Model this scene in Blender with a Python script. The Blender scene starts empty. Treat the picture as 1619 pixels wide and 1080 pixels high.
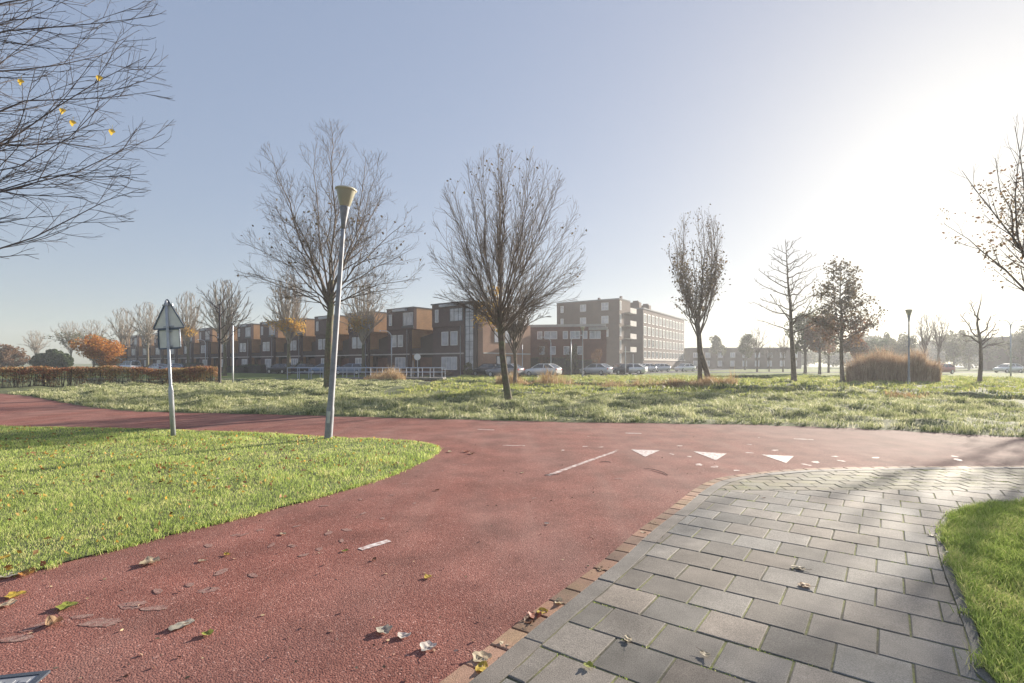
import bpy, bmesh, math, random
import numpy as np
from mathutils import Vector, Matrix

scene = bpy.context.scene
R = math.radians

# ------------------------------------------------------------------ camera, sky, sun, exposure
CAM_H = 1.6
F = 825.0                      # focal length in pixels of the 1619 px wide photograph
HOR = 575.0
camd = bpy.data.cameras.new("camera")
cam = bpy.data.objects.new("camera", camd)
scene.collection.objects.link(cam)
cam.location = (0, 0, CAM_H)
cam.rotation_euler = (R(90), 0, 0)
camd.sensor_width = 36.0
camd.lens = F / 1619.0 * 36.0
camd.shift_y = (HOR - 540.0) / 1619.0
camd.clip_start = 0.05
camd.clip_end = 5000
scene.camera = cam

SUN_AZ = 44.5                  # degrees right of the view direction (+Y)
SUN_EL = 15.0
world = bpy.data.worlds.new("World")
scene.world = world
world.use_nodes = True
wn = world.node_tree
bgn = wn.nodes["Background"]
sky = wn.nodes.new("ShaderNodeTexSky")
sky.sky_type = 'NISHITA'
sky.sun_disc = False
sky.sun_elevation = R(SUN_EL)
sky.sun_rotation = R(SUN_AZ)
sky.altitude = 0
sky.air_density = 1.0
sky.dust_density = 1.0
sky.ozone_density = 3.0
gam = wn.nodes.new("ShaderNodeGamma"); gam.inputs[1].default_value = 0.32      # gentle highlight roll-off of the hazy sky
hsv_ = wn.nodes.new("ShaderNodeHueSaturation"); hsv_.inputs["Saturation"].default_value = 1.4; hsv_.inputs["Hue"].default_value = 0.52
wn.links.new(sky.outputs[0], gam.inputs[0]); wn.links.new(gam.outputs[0], hsv_.inputs["Color"]); wn.links.new(hsv_.outputs[0], bgn.inputs[0])
bgn.inputs[1].default_value = 0.15

sund = bpy.data.lights.new("sun", 'SUN')
sund.energy = 5.0
sund.angle = R(0.55)
sund.color = (1.0, 0.9, 0.76)
sun = bpy.data.objects.new("sun", sund)
scene.collection.objects.link(sun)
sdir = Vector((math.sin(R(SUN_AZ)) * math.cos(R(SUN_EL)), math.cos(R(SUN_AZ)) * math.cos(R(SUN_EL)), math.sin(R(SUN_EL))))
sun.rotation_euler = sdir.to_track_quat('Z', 'Y').to_euler()
sun.location = sdir * 60

vs = scene.view_settings
vs.view_transform = 'Standard'
vs.look = 'None'
vs.exposure = 1.45
vs.gamma = 1.0
scene.cycles.max_bounces = 6
scene.cycles.diffuse_bounces = 3
scene.cycles.glossy_bounces = 2
scene.cycles.transmission_bounces = 4
scene.cycles.transparent_max_bounces = 6
scene.cycles.volume_bounces = 1

# ------------------------------------------------------------------ helpers
def G(px, py):
    """point of the flat ground seen at a photo pixel"""
    y = CAM_H * F / (py - HOR)
    return ((px - 809.5) / F * y, y)

def PX(px, y):
    return (px - 809.5) / F * y

def HZ(py, y):
    return CAM_H + (HOR - py) / F * y

def link(o, parent=None):
    scene.collection.objects.link(o)
    if parent is not None:
        o.parent = parent
    return o

def tag(o, label=None, cat=None, group=None, kind=None):
    if label: o["label"] = label
    if cat: o["category"] = cat
    if group: o["group"] = group
    if kind: o["kind"] = kind
    return o

def empty(name, loc=(0, 0, 0), rz=0.0, label=None, cat=None, group=None):
    o = bpy.data.objects.new(name, None)
    o.empty_display_size = 0.2
    link(o)
    o.location = loc
    o.rotation_euler = (0, 0, rz)
    return tag(o, label, cat, group)

def copy_tree(o, parent=None):
    c = o.copy()
    scene.collection.objects.link(c)
    c.parent = parent
    for ch in list(o.children):
        if ch.name in bpy.data.objects:
            copy_tree(ch, c)
    return c

def new_obj(name, me, mat, parent=None, smooth=False):
    if mat is not None:
        if isinstance(mat, (list, tuple)):
            for m in mat: me.materials.append(m)
        else:
            me.materials.append(mat)
    o = bpy.data.objects.new(name, me)
    link(o, parent)
    if smooth:
        me.polygons.foreach_set("use_smooth", [True] * len(me.polygons))
    return o

class MB:
    def __init__(s):
        s.v = []; s.f = []; s.m = []
    def add(s, vs_, fs, mi=0):
        n = len(s.v)
        s.v += [tuple(p) for p in vs_]
        for f in fs:
            s.f.append(tuple(n + i for i in f)); s.m.append(mi)
        return s
    def box(s, x0, x1, y0, y1, z0, z1, mi=0):
        v = [(x, y, z) for z in (z0, z1) for y in (y0, y1) for x in (x0, x1)]
        return s.add(v, [(0, 2, 3, 1), (4, 5, 7, 6), (0, 1, 5, 4), (1, 3, 7, 5), (3, 2, 6, 7), (2, 0, 4, 6)], mi)
    def bar(s, a, b, w, h, mi=0):
        a = Vector(a); b = Vector(b); d = (b - a).normalized()
        up = Vector((0, 0, 1)) if abs(d.z) < .95 else Vector((0, 1, 0))
        sx = d.cross(up).normalized() * w / 2
        sz = sx.cross(d).normalized() * h / 2
        v = []
        for p in (a, b):
            v += [p - sx - sz, p + sx - sz, p + sx + sz, p - sx + sz]
        return s.add(v, [(0, 1, 2, 3), (7, 6, 5, 4), (0, 4, 5, 1), (1, 5, 6, 2), (2, 6, 7, 3), (3, 7, 4, 0)], mi)
    def lathe(s, prof, n=16, c=(0, 0, 0), mi=0, cap=True):
        vs_ = []
        for r, z in prof:
            for k in range(n):
                a = 2 * math.pi * k / n
                vs_.append((c[0] + r * math.cos(a), c[1] + r * math.sin(a), c[2] + z))
        fs = []
        for i in range(len(prof) - 1):
            for k in range(n):
                k2 = (k + 1) % n
                fs.append((i * n + k, i * n + k2, (i + 1) * n + k2, (i + 1) * n + k))
        if cap:
            fs.append(tuple(range(n))[::-1])
            fs.append(tuple((len(prof) - 1) * n + k for k in range(n)))
        return s.add(vs_, fs, mi)
    def tube(s, pts, rads, n=5, mi=0, cap=True):
        pts = [Vector(p) for p in pts]
        base = len(s.v)
        prev = None
        for i, p in enumerate(pts):
            d = (pts[min(i + 1, len(pts) - 1)] - pts[max(i - 1, 0)])
            if d.length < 1e-9: d = Vector((0, 0, 1))
            d.normalize()
            if prev is None:
                a = Vector((1, 0, 0)) if abs(d.x) < .8 else Vector((0, 1, 0))
                prev = d.cross(a).normalized()
            e1 = (prev - d * prev.dot(d))
            if e1.length < 1e-6: e1 = d.orthogonal()
            e1.normalize(); prev = e1
            e2 = d.cross(e1)
            r = rads[i]
            for k in range(n):
                t = 2 * math.pi * k / n
                q = p + e1 * (r * math.cos(t)) + e2 * (r * math.sin(t))
                s.v.append((q.x, q.y, q.z))
        for i in range(len(pts) - 1):
            for k in range(n):
                k2 = (k + 1) % n
                s.f.append((base + i * n + k, base + i * n + k2, base + (i + 1) * n + k2, base + (i + 1) * n + k)); s.m.append(mi)
        if cap and n > 2:
            s.f.append(tuple(base + k for k in range(n))[::-1]); s.m.append(mi)
            s.f.append(tuple(base + (len(pts) - 1) * n + k for k in range(n))); s.m.append(mi)
        return s
    def prism(s, poly, z0, z1, mi=0):
        n = len(poly)
        v = [(x, y, z0) for x, y in poly] + [(x, y, z1) for x, y in poly]
        fs = [tuple(range(n))[::-1], tuple(range(n, 2 * n))] + [(i, (i + 1) % n, n + (i + 1) % n, n + i) for i in range(n)]
        return s.add(v, fs, mi)
    def build(s, name, mat, parent=None, smooth=False, bevel=0.0):
        me = bpy.data.meshes.new(name)
        me.from_pydata(s.v, [], s.f)
        me.update()
        o = new_obj(name, me, mat, parent, smooth)
        if isinstance(mat, (list, tuple)):
            me.polygons.foreach_set("material_index", s.m)
        if bevel > 0:
            b = o.modifiers.new("bevel", 'BEVEL'); b.width = bevel; b.segments = 2; b.limit_method = 'ANGLE'
        return o

def np_mesh(name, verts, faces_list):
    """verts (N,3); faces_list: arrays of (M,k) faces"""
    me = bpy.data.meshes.new(name)
    verts = np.asarray(verts, dtype=np.float32)
    loops = np.concatenate([f.ravel() for f in faces_list]).astype(np.int32)
    tot = np.concatenate([np.full(len(f), f.shape[1], dtype=np.int32) for f in faces_list])
    start = np.concatenate([[0], np.cumsum(tot)[:-1]]).astype(np.int32)
    me.vertices.add(len(verts)); me.vertices.foreach_set("co", verts.ravel())
    me.loops.add(len(loops)); me.loops.foreach_set("vertex_index", loops)
    me.polygons.add(len(tot)); me.polygons.foreach_set("loop_start", start)
    try: me.polygons.foreach_set("loop_total", tot)
    except Exception: pass
    me.update(calc_edges=True)
    me.validate()
    return me

# ------------------------------------------------------------------ materials
def mat(name, col, rough=0.8, metal=0.0, spec=0.5, noise=None, bump=None, var=None, transl=0.0, island=0.0, transmission=0.0):
    """noise=(scale, amount) mottles value; var=(scale, colour2) mixes in a second colour; bump=(scale, strength, distance)"""
    m = bpy.data.materials.new(name)
    m.use_nodes = True
    nt = m.node_tree; N = nt.nodes; L = nt.links
    b = N["Principled BSDF"]
    b.inputs["Roughness"].default_value = rough
    b.inputs["Metallic"].default_value = metal
    b.inputs["Specular IOR Level"].default_value = spec
    if transmission: b.inputs["Transmission Weight"].default_value = transmission
    b.inputs["Base Color"].default_value = (*col, 1)
    src = None
    tc = N.new("ShaderNodeTexCoord")
    def tex(scale, detail=4.0):
        t = N.new("ShaderNodeTexNoise"); t.inputs["Scale"].default_value = scale; t.inputs["Detail"].default_value = detail
        L.new(tc.outputs["Object"], t.inputs["Vector"]); return t
    if var:
        t = tex(var[0]); r = N.new("ShaderNodeValToRGB")
        r.color_ramp.elements[0].position = .38; r.color_ramp.elements[1].position = .62
        r.color_ramp.elements[0].color = (*col, 1); r.color_ramp.elements[1].color = (*var[1], 1)
        L.new(t.outputs["Fac"], r.inputs[0]); src = r.outputs[0]
    def hsv(valsock):
        nonlocal src
        h = N.new("ShaderNodeHueSaturation")
        if src is None: h.inputs["Color"].default_value = (*col, 1)
        else: L.new(src, h.inputs["Color"])
        L.new(valsock, h.inputs["Value"]); src = h.outputs[0]
        return h
    if noise:
        t = tex(noise[0], 6.0); mr = N.new("ShaderNodeMapRange")
        mr.inputs["From Min"].default_value = .3; mr.inputs["From Max"].default_value = .7
        mr.inputs["To Min"].default_value = 1 - noise[1]; mr.inputs["To Max"].default_value = 1 + noise[1]
        L.new(t.outputs["Fac"], mr.inputs["Value"]); hsv(mr.outputs[0])
    if island:
        g = N.new("ShaderNodeNewGeometry"); mr = N.new("ShaderNodeMapRange")
        mr.inputs["To Min"].default_value = 1 - island; mr.inputs["To Max"].default_value = 1 + island
        L.new(g.outputs["Random Per Island"], mr.inputs["Value"]); h = hsv(mr.outputs[0])
        mr2 = N.new("ShaderNodeMapRange"); mul = N.new("ShaderNodeMath"); mul.operation = 'MULTIPLY'; mul.inputs[1].default_value = 17.3
        fr = N.new("ShaderNodeMath"); fr.operation = 'FRACT'
        L.new(g.outputs["Random Per Island"], mul.inputs[0]); L.new(mul.outputs[0], fr.inputs[0]); L.new(fr.outputs[0], mr2.inputs["Value"])
        mr2.inputs["To Min"].default_value = .5 - island * .05; mr2.inputs["To Max"].default_value = .5 + island * .05
        L.new(mr2.outputs[0], h.inputs["Hue"])
    if src is not None: L.new(src, b.inputs["Base Color"])
    if bump:
        t = tex(bump[0], 3.0); bp = N.new("ShaderNodeBump")
        bp.inputs["Strength"].default_value = bump[1]; bp.inputs["Distance"].default_value = bump[2]
        L.new(t.outputs["Fac"], bp.inputs["Height"]); L.new(bp.outputs[0], b.inputs["Normal"])
    if transl > 0:
        tr = N.new("ShaderNodeBsdfTranslucent"); mx = N.new("ShaderNodeMixShader")
        mx.inputs[0].default_value = transl
        if src is not None: L.new(src, tr.inputs["Color"])
        else: tr.inputs["Color"].default_value = (*col, 1)
        L.new(b.outputs[0], mx.inputs[1]); L.new(tr.outputs[0], mx.inputs[2])
        L.new(mx.outputs[0], N["Material Output"].inputs["Surface"])
    return m

def brick_mat(name, c1, c2, mortar, scale=1.0, tint=0.12):
    m = bpy.data.materials.new(name); m.use_nodes = True
    nt = m.node_tree; N = nt.nodes; L = nt.links; b = N["Principled BSDF"]
    b.inputs["Roughness"].default_value = .9; b.inputs["Specular IOR Level"].default_value = .25
    tc = N.new("ShaderNodeTexCoord"); sp = N.new("ShaderNodeSeparateXYZ"); cb = N.new("ShaderNodeCombineXYZ")
    ad = N.new("ShaderNodeMath"); ad.operation = 'ADD'
    L.new(tc.outputs["Object"], sp.inputs[0]); L.new(sp.outputs[0], ad.inputs[0]); L.new(sp.outputs[1], ad.inputs[1])
    L.new(ad.outputs[0], cb.inputs[0]); L.new(sp.outputs[2], cb.inputs[1])
    br = N.new("ShaderNodeTexBrick"); br.inputs["Scale"].default_value = scale
    br.inputs["Brick Width"].default_value = .22; br.inputs["Row Height"].default_value = .065
    br.inputs["Mortar Size"].default_value = .01
    br.inputs["Color1"].default_value = (*c1, 1); br.inputs["Color2"].default_value = (*c2, 1); br.inputs["Mortar"].default_value = (*mortar, 1)
    L.new(cb.outputs[0], br.inputs["Vector"])
    nz = N.new("ShaderNodeTexNoise"); nz.inputs["Scale"].default_value = .9; nz.inputs["Detail"].default_value = 5
    L.new(tc.outputs["Object"], nz.inputs["Vector"])
    mr = N.new("ShaderNodeMapRange"); mr.inputs["From Min"].default_value = .3; mr.inputs["From Max"].default_value = .7
    mr.inputs["To Min"].default_value = 1 - tint; mr.inputs["To Max"].default_value = 1 + tint
    h = N.new("ShaderNodeHueSaturation"); L.new(nz.outputs["Fac"], mr.inputs["Value"]); L.new(mr.outputs[0], h.inputs["Value"])
    L.new(br.outputs["Color"], h.inputs["Color"]); L.new(h.outputs[0], b.inputs["Base Color"])
    return m

def asphalt_mat():
    m = bpy.data.materials.new("red_asphalt"); m.use_nodes = True
    nt = m.node_tree; N = nt.nodes; L = nt.links; b = N["Principled BSDF"]
    b.inputs["Roughness"].default_value = .92; b.inputs["Specular IOR Level"].default_value = .18
    tc = N.new("ShaderNodeTexCoord")
    v = N.new("ShaderNodeTexVoronoi"); v.inputs["Scale"].default_value = 100
    L.new(tc.outputs["Object"], v.inputs["Vector"])
    r = N.new("ShaderNodeValToRGB"); L.new(v.outputs["Color"], r.inputs[0])
    e = r.color_ramp.elements
    e[0].position = 0.0; e[0].color = (.09, .03, .026, 1); e[1].position = 1.0; e[1].color = (.55, .33, .28, 1)
    x = r.color_ramp.elements.new(.35); x.color = (.215, .08, .064, 1)
    x = r.color_ramp.elements.new(.8); x.color = (.29, .125, .098, 1)
    # broad wear, paler and greyer towards patches
    n1 = N.new("ShaderNodeTexNoise"); n1.inputs["Scale"].default_value = .55; n1.inputs["Detail"].default_value = 5
    mpn = N.new("ShaderNodeMapping"); mpn.inputs["Scale"].default_value = (1, .6, 1)
    L.new(tc.outputs["Object"], mpn.inputs[0]); L.new(mpn.outputs[0], n1.inputs["Vector"])
    mr = N.new("ShaderNodeMapRange"); mr.inputs["From Min"].default_value = .42; mr.inputs["From Max"].default_value = .68
    mr.inputs["To Max"].default_value = .38
    L.new(n1.outputs["Fac"], mr.inputs["Value"])
    mx = N.new("ShaderNodeMix"); mx.data_type = 'RGBA'; L.new(mr.outputs[0], mx.inputs[0]); L.new(r.outputs[0], mx.inputs[6])
    mx.inputs[7].default_value = (.27, .17, .15, 1)
    # greyer right hand branch: the low sun's glare put into the path colour
    sp = N.new("ShaderNodeSeparateXYZ"); L.new(tc.outputs["Object"], sp.inputs[0])
    mr2 = N.new("ShaderNodeMapRange"); mr2.inputs["From Min"].default_value = 3.0; mr2.inputs["From Max"].default_value = 9.5
    mr2.inputs["To Max"].default_value = .62; L.new(sp.outputs[0], mr2.inputs["Value"])
    mx2 = N.new("ShaderNodeMix"); mx2.data_type = 'RGBA'; L.new(mr2.outputs[0], mx2.inputs[0]); L.new(mx.outputs[2], mx2.inputs[6])
    mx2.inputs[7].default_value = (.17, .135, .12, 1)
    mpw = N.new("ShaderNodeMapping"); mpw.inputs["Rotation"].default_value = (0, 0, R(-35)); mpw.inputs["Scale"].default_value = (2.2, .22, 1)
    nw = N.new("ShaderNodeTexNoise"); nw.inputs["Scale"].default_value = 1.1; nw.inputs["Detail"].default_value = 6
    L.new(tc.outputs["Object"], mpw.inputs[0]); L.new(mpw.outputs[0], nw.inputs["Vector"])
    mw = N.new("ShaderNodeMapRange"); mw.inputs["From Min"].default_value = .5; mw.inputs["From Max"].default_value = .72; mw.inputs["To Max"].default_value = .35
    L.new(nw.outputs["Fac"], mw.inputs["Value"])
    mx3 = N.new("ShaderNodeMix"); mx3.data_type = 'RGBA'; L.new(mw.outputs[0], mx3.inputs[0]); L.new(mx2.outputs[2], mx3.inputs[6]); mx3.inputs[7].default_value = (.31, .19, .16, 1)
    n2 = N.new("ShaderNodeTexNoise"); n2.inputs["Scale"].default_value = 1.7; n2.inputs["Detail"].default_value = 6
    L.new(tc.outputs["Object"], n2.inputs["Vector"])
    mr3 = N.new("ShaderNodeMapRange"); mr3.inputs["From Min"].default_value = .3; mr3.inputs["From Max"].default_value = .7
    mr3.inputs["To Min"].default_value = .74; mr3.inputs["To Max"].default_value = 1.2
    h = N.new("ShaderNodeHueSaturation"); L.new(n2.outputs["Fac"], mr3.inputs["Value"]); L.new(mr3.outputs[0], h.inputs["Value"])
    L.new(mx3.outputs[2], h.inputs["Color"]); L.new(h.outputs[0], b.inputs["Base Color"])
    bp = N.new("ShaderNodeBump"); bp.inputs["Strength"].default_value = .7; bp.inputs["Distance"].default_value = .004
    L.new(v.outputs["Distance"], bp.inputs["Height"]); bp.invert = True; L.new(bp.outputs[0], b.inputs["Normal"])
    return m

def tile_mat(name, c, rough=.8, tint=.2, moss=.0):
    m = bpy.data.materials.new(name); m.use_nodes = True
    nt = m.node_tree; N = nt.nodes; L = nt.links; b = N["Principled BSDF"]
    b.inputs["Roughness"].default_value = rough; b.inputs["Specular IOR Level"].default_value = .25
    tc = N.new("ShaderNodeTexCoord")
    g = N.new("ShaderNodeNewGeometry")
    n0 = N.new("ShaderNodeTexNoise"); n0.inputs["Scale"].default_value = 170; n0.inputs["Detail"].default_value = 2
    n1 = N.new("ShaderNodeTexNoise"); n1.inputs["Scale"].default_value = 2.3; n1.inputs["Detail"].default_value = 8; n1.inputs["Roughness"].default_value = .65
    for t in (n0, n1): L.new(tc.outputs["Object"], t.inputs["Vector"])
    a = N.new("ShaderNodeMapRange"); a.inputs["To Min"].default_value = 1 - tint; a.inputs["To Max"].default_value = 1 + tint
    L.new(g.outputs["Random Per Island"], a.inputs["Value"])
    c0 = N.new("ShaderNodeMapRange"); c0.inputs["From Min"].default_value = .3; c0.inputs["From Max"].default_value = .7
    c0.inputs["To Min"].default_value = .6; c0.inputs["To Max"].default_value = 1.4; L.new(n0.outputs["Fac"], c0.inputs["Value"])
    c1 = N.new("ShaderNodeMapRange"); c1.inputs["From Min"].default_value = .3; c1.inputs["From Max"].default_value = .7
    c1.inputs["To Min"].default_value = .68; c1.inputs["To Max"].default_value = 1.3; L.new(n1.outputs["Fac"], c1.inputs["Value"])
    m1 = N.new("ShaderNodeMath"); m1.operation = 'MULTIPLY'; L.new(a.outputs[0], m1.inputs[0]); L.new(c0.outputs[0], m1.inputs[1])
    m2 = N.new("ShaderNodeMath"); m2.operation = 'MULTIPLY'; L.new(m1.outputs[0], m2.inputs[0]); L.new(c1.outputs[0], m2.inputs[1])
    # warm / cool drift per stone
    fr = N.new("ShaderNodeMath"); fr.operation = 'MULTIPLY'; fr.inputs[1].default_value = 13.7; L.new(g.outputs["Random Per Island"], fr.inputs[0])
    fr2 = N.new("ShaderNodeMath"); fr2.operation = 'FRACT'; L.new(fr.outputs[0], fr2.inputs[0])
    mx = N.new("ShaderNodeMix"); mx.data_type = 'RGBA'; L.new(fr2.outputs[0], mx.inputs[0])
    mx.inputs[6].default_value = (*c, 1); mx.inputs[7].default_value = (c[0] * 1.12, c[1] * .99, c[2] * .9, 1)
    src = mx.outputs[2]
    if moss:
        nm = N.new("ShaderNodeTexNoise"); nm.inputs["Scale"].default_value = 3.1; nm.inputs["Detail"].default_value = 6
        L.new(tc.outputs["Object"], nm.inputs["Vector"])
        mm = N.new("ShaderNodeMapRange"); mm.inputs["From Min"].default_value = .45; mm.inputs["From Max"].default_value = .65
        mm.inputs["To Max"].default_value = moss; L.new(nm.outputs["Fac"], mm.inputs["Value"])
        m3 = N.new("ShaderNodeMix"); m3.data_type = 'RGBA'; L.new(mm.outputs[0], m3.inputs[0]); L.new(src, m3.inputs[6])
        m3.inputs[7].default_value = (.2, .2, .08, 1); src = m3.outputs[2]
    h = N.new("ShaderNodeHueSaturation"); L.new(m2.outputs[0], h.inputs["Value"]); L.new(src, h.inputs["Color"])
    L.new(h.outputs[0], b.inputs["Base Color"])
    bp = N.new("ShaderNodeBump"); bp.inputs["Strength"].default_value = .45; bp.inputs["Distance"].default_value = .003
    L.new(n0.outputs["Fac"], bp.inputs["Height"]); L.new(bp.outputs[0], b.inputs["Normal"])
    return m

def grass_mat(name, c1, c2, c3, transl=.35):
    """blades: base colour varies per blade and in broad drifts"""
    m = bpy.data.materials.new(name); m.use_nodes = True
    nt = m.node_tree; N = nt.nodes; L = nt.links; b = N["Principled BSDF"]
    b.inputs["Roughness"].default_value = .55; b.inputs["Specular IOR Level"].default_value = .35
    tc = N.new("ShaderNodeTexCoord"); g = N.new("ShaderNodeNewGeometry")
    r = N.new("ShaderNodeValToRGB"); e = r.color_ramp.elements
    e[0].color = (*c1, 1); e[1].color = (*c3, 1); e[1].position = .97; x = e.new(.6); x.color = (*c2, 1)
    n = N.new("ShaderNodeTexNoise"); n.inputs["Scale"].default_value = 1.6; n.inputs["Detail"].default_value = 8; n.inputs["Roughness"].default_value = .7
    L.new(tc.outputs["Object"], n.inputs["Vector"])
    mr = N.new("ShaderNodeMapRange"); mr.inputs["From Min"].default_value = .3; mr.inputs["From Max"].default_value = .7
    mr.inputs["To Min"].default_value = -.45; mr.inputs["To Max"].default_value = .45; L.new(n.outputs["Fac"], mr.inputs["Value"])
    ad = N.new("ShaderNodeMath"); ad.operation = 'ADD'; L.new(g.outputs["Random Per Island"], ad.inputs[0]); L.new(mr.outputs[0], ad.inputs[1])
    L.new(ad.outputs[0], r.inputs[0]); L.new(r.outputs[0], b.inputs["Base Color"])
    tr = N.new("ShaderNodeBsdfTranslucent"); L.new(r.outputs[0], tr.inputs["Color"])
    mx = N.new("ShaderNodeMixShader"); mx.inputs[0].default_value = transl
    L.new(b.outputs[0], mx.inputs[1]); L.new(tr.outputs[0], mx.inputs[2]); L.new(mx.outputs[0], N["Material Output"].inputs["Surface"])
    return m

M = {}
M["asphalt"] = asphalt_mat()
M["road"] = mat("grey_asphalt", (.075, .075, .08), 1.0, spec=.05, noise=(3, .25), bump=(120, .3, .003))
M["footway"] = mat("footway_concrete", (.2, .19, .18), 1.0, spec=.05, noise=(2, .2))
M["tile"] = tile_mat("concrete_tile", (.178, .172, .16), tint=.3)
M["cobble"] = tile_mat("small_concrete_stone", (.16, .155, .125), moss=.5)
M["clinker"] = tile_mat("clinker_brick", (.27, .17, .125), tint=.3, moss=.25)
M["kerb"] = tile_mat("concrete_kerb", (.185, .18, .17), tint=.12)
M["joint"] = mat("joint_soil", (.07, .065, .045), .95, var=(2.2, (.2, .21, .07)), noise=(40, .4))
M["soil"] = mat("soil_under_grass", (.09, .1, .035), .95, var=(1.1, (.12, .14, .05)), noise=(6, .35), bump=(14, .6, .03))
M["meadow"] = mat("meadow_turf", (.15, .2, .06), 1.0, spec=.05, var=(.25, (.17, .19, .08)), noise=(1.4, .3), bump=(5, .7, .08))
M["paint"] = mat("worn_road_paint", (.72, .68, .66), .7, var=(19, (.4, .27, .24)), noise=(60, .2))
M["paint_w"] = mat("nearly_gone_road_paint", (.62, .53, .5), .75, var=(11, (.3, .16, .14)), noise=(60, .2))
M["bark"] = mat("bark", (.16, .125, .09), .9, noise=(7, .35), bump=(30, .6, .02))
M["bark_g"] = mat("bark_algae", (.14, .14, .075), .9, var=(3, (.15, .11, .085)), noise=(9, .3), bump=(30, .6, .02))
M["twig"] = mat("twigs_brown", (.145, .11, .088), .85, noise=(2, .2))
M["twig_dark"] = mat("twigs_dark", (.055, .045, .05), .8, noise=(2, .2))
M["twig_pale"] = mat("twigs_pale", (.33, .27, .21), .85, noise=(1, .25))
M["leaf_brown"] = mat("leaves_brown", (.17, .11, .055), .7, transl=.4, island=.45)
M["leaf_dry"] = mat("leaves_dull", (.13, .1, .06), .7, transl=.35, island=.45)
M["leaf_orange"] = mat("leaves_orange", (.42, .18, .035), .7, transl=.45, island=.4)
M["leaf_amber"] = mat("leaves_amber", (.5, .3, .06), .7, transl=.45, island=.35)
M["leaf_yellow"] = mat("leaves_yellow", (.55, .42, .06), .6, transl=.4, island=.3)
M["leaf_green"] = mat("leaves_green", (.07, .1, .035), .7, transl=.3, island=.45)
M["leaf_olive"] = mat("leaves_olive", (.12, .12, .045), .7, transl=.3, island=.45)
M["leaf_willow"] = mat("leaves_willow", (.32, .2, .12), .7, transl=.35, island=.4)
M["leaf_rust"] = mat("leaves_rust", (.2, .115, .065), .7, transl=.35, island=.4)
M["hedge_leaf"] = mat("beech_hedge_leaves", (.3, .12, .055), .75, transl=.3, island=.55, var=(1.3, (.36, .24, .1)))
M["brick_purple"] = brick_mat("purple_brown_brick", (.085, .034, .038), (.058, .026, .032), (.13, .11, .1))
M["brick_dark"] = brick_mat("dark_brown_brick", (.075, .052, .045), (.06, .04, .04), (.08, .07, .06))
M["brick_tan"] = brick_mat("tan_brick", (.5, .25, .1), (.4, .19, .075), (.42, .3, .2))  # sunlight on the terrace side walls is put into this brick colour
M["brick_pink"] = brick_mat("pale_red_brick", (.36, .19, .12), (.3, .15, .1), (.3, .22, .17))
M["brick_red"] = brick_mat("red_brown_brick", (.19, .07, .05), (.14, .055, .042), (.2, .15, .13))
M["brick_grey"] = brick_mat("grey_brown_brick", (.1, .058, .042), (.08, .05, .04), (.12, .09, .07))
M["brick_brown"] = brick_mat("dark_brown_red_brick", (.075, .036, .026), (.055, .03, .024), (.08, .06, .05))
M["concrete"] = mat("pale_concrete_band", (.45, .41, .38), .8, noise=(2, .15))
M["roofing"] = mat("roof_felt", (.12, .12, .125), .9, noise=(1, .2))
M["zinc"] = mat("grey_zinc_cladding", (.42, .44, .48), .5, metal=.3)
M["white_frame"] = mat("white_window_frame", (.75, .74, .73), .5)
M["dark_frame"] = mat("dark_window_frame", (.05, .06, .08), .5)
M["pane"] = mat("window_pane_curtain", (.42, .42, .46), .12, spec=.8, noise=(1.2, .35))
M["pane_dark"] = mat("window_pane_dark", (.09, .11, .14), .08, spec=.9, noise=(1.2, .3))
M["door_brown"] = mat("brown_garage_door", (.13, .05, .035), .6, noise=(2, .2))
M["door_dark"] = mat("dark_front_door", (.05, .045, .055), .6)
M["galv"] = mat("galvanised_steel", (.5, .52, .56), .5, metal=.45, noise=(6, .12))
M["galv_dull"] = mat("galvanised_steel_weathered", (.27, .28, .31), .6, metal=.15, noise=(9, .2))
M["sign_back"] = mat("sign_back_aluminium", (.82, .82, .79), .6, metal=.1, noise=(4, .1))
M["sign_rim"] = mat("sign_rim_blue_grey", (.12, .15, .2), .5, metal=.3)
M["rail"] = mat("rail_pale_steel", (.42, .46, .55), .5, metal=.35)
M["wood_dark"] = mat("dark_bridge_beam", (.1, .06, .045), .85, noise=(4, .3))
M["glass_green"] = mat("lamp_bowl_amber_plastic", (.58, .56, .44), .18, spec=.6, transmission=.35)
M["lamp_cap"] = mat("lamp_cap_cream", (.6, .56, .42), .5)
M["rubber"] = mat("tyre_rubber", (.02, .02, .02), .8)
M["rim"] = mat("wheel_rim_silver", (.5, .5, .52), .35, metal=.7)
M["car_glass"] = mat("car_glass", (.03, .035, .045), .06, spec=.9)
M["car_light"] = mat("headlamp_lens", (.7, .7, .7), .1, spec=.9)
M["tail"] = mat("tail_lamp_red", (.4, .03, .03), .3)
M["water"] = mat("ditch_water", (.03, .035, .03), .05, spec=.6, bump=(3, .15, .02))
M["grass_lawn"] = grass_mat("lawn_blades", (.2, .26, .07), (.46, .6, .14), (.74, .7, .32), .5)
M["grass_verge"] = grass_mat("verge_blades", (.13, .165, .06), (.42, .45, .21), (.82, .77, .52), .4)
M["grass_far"] = grass_mat("meadow_blades", (.24, .3, .07), (.4, .44, .12), (.55, .5, .22), .4)
M["grass_dark"] = grass_mat("shaded_bank_blades", (.04, .075, .035), (.1, .15, .06), (.26, .24, .12))  # shade on the ditch bank is put into these blade colours
M["reed"] = grass_mat("dry_reed_stalks", (.24, .14, .07), (.42, .28, .14), (.6, .47, .28))
M["willow"] = grass_mat("red_willow_shoots", (.26, .17, .1), (.42, .28, .17), (.6, .46, .31))
M["dead_leaf"] = mat("fallen_leaf_brown", (.3, .15, .05), .7, island=.5, transl=.2)

# ------------------------------------------------------------------ ground geometry
rng = np.random.default_rng(7)
random.seed(11)

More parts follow.
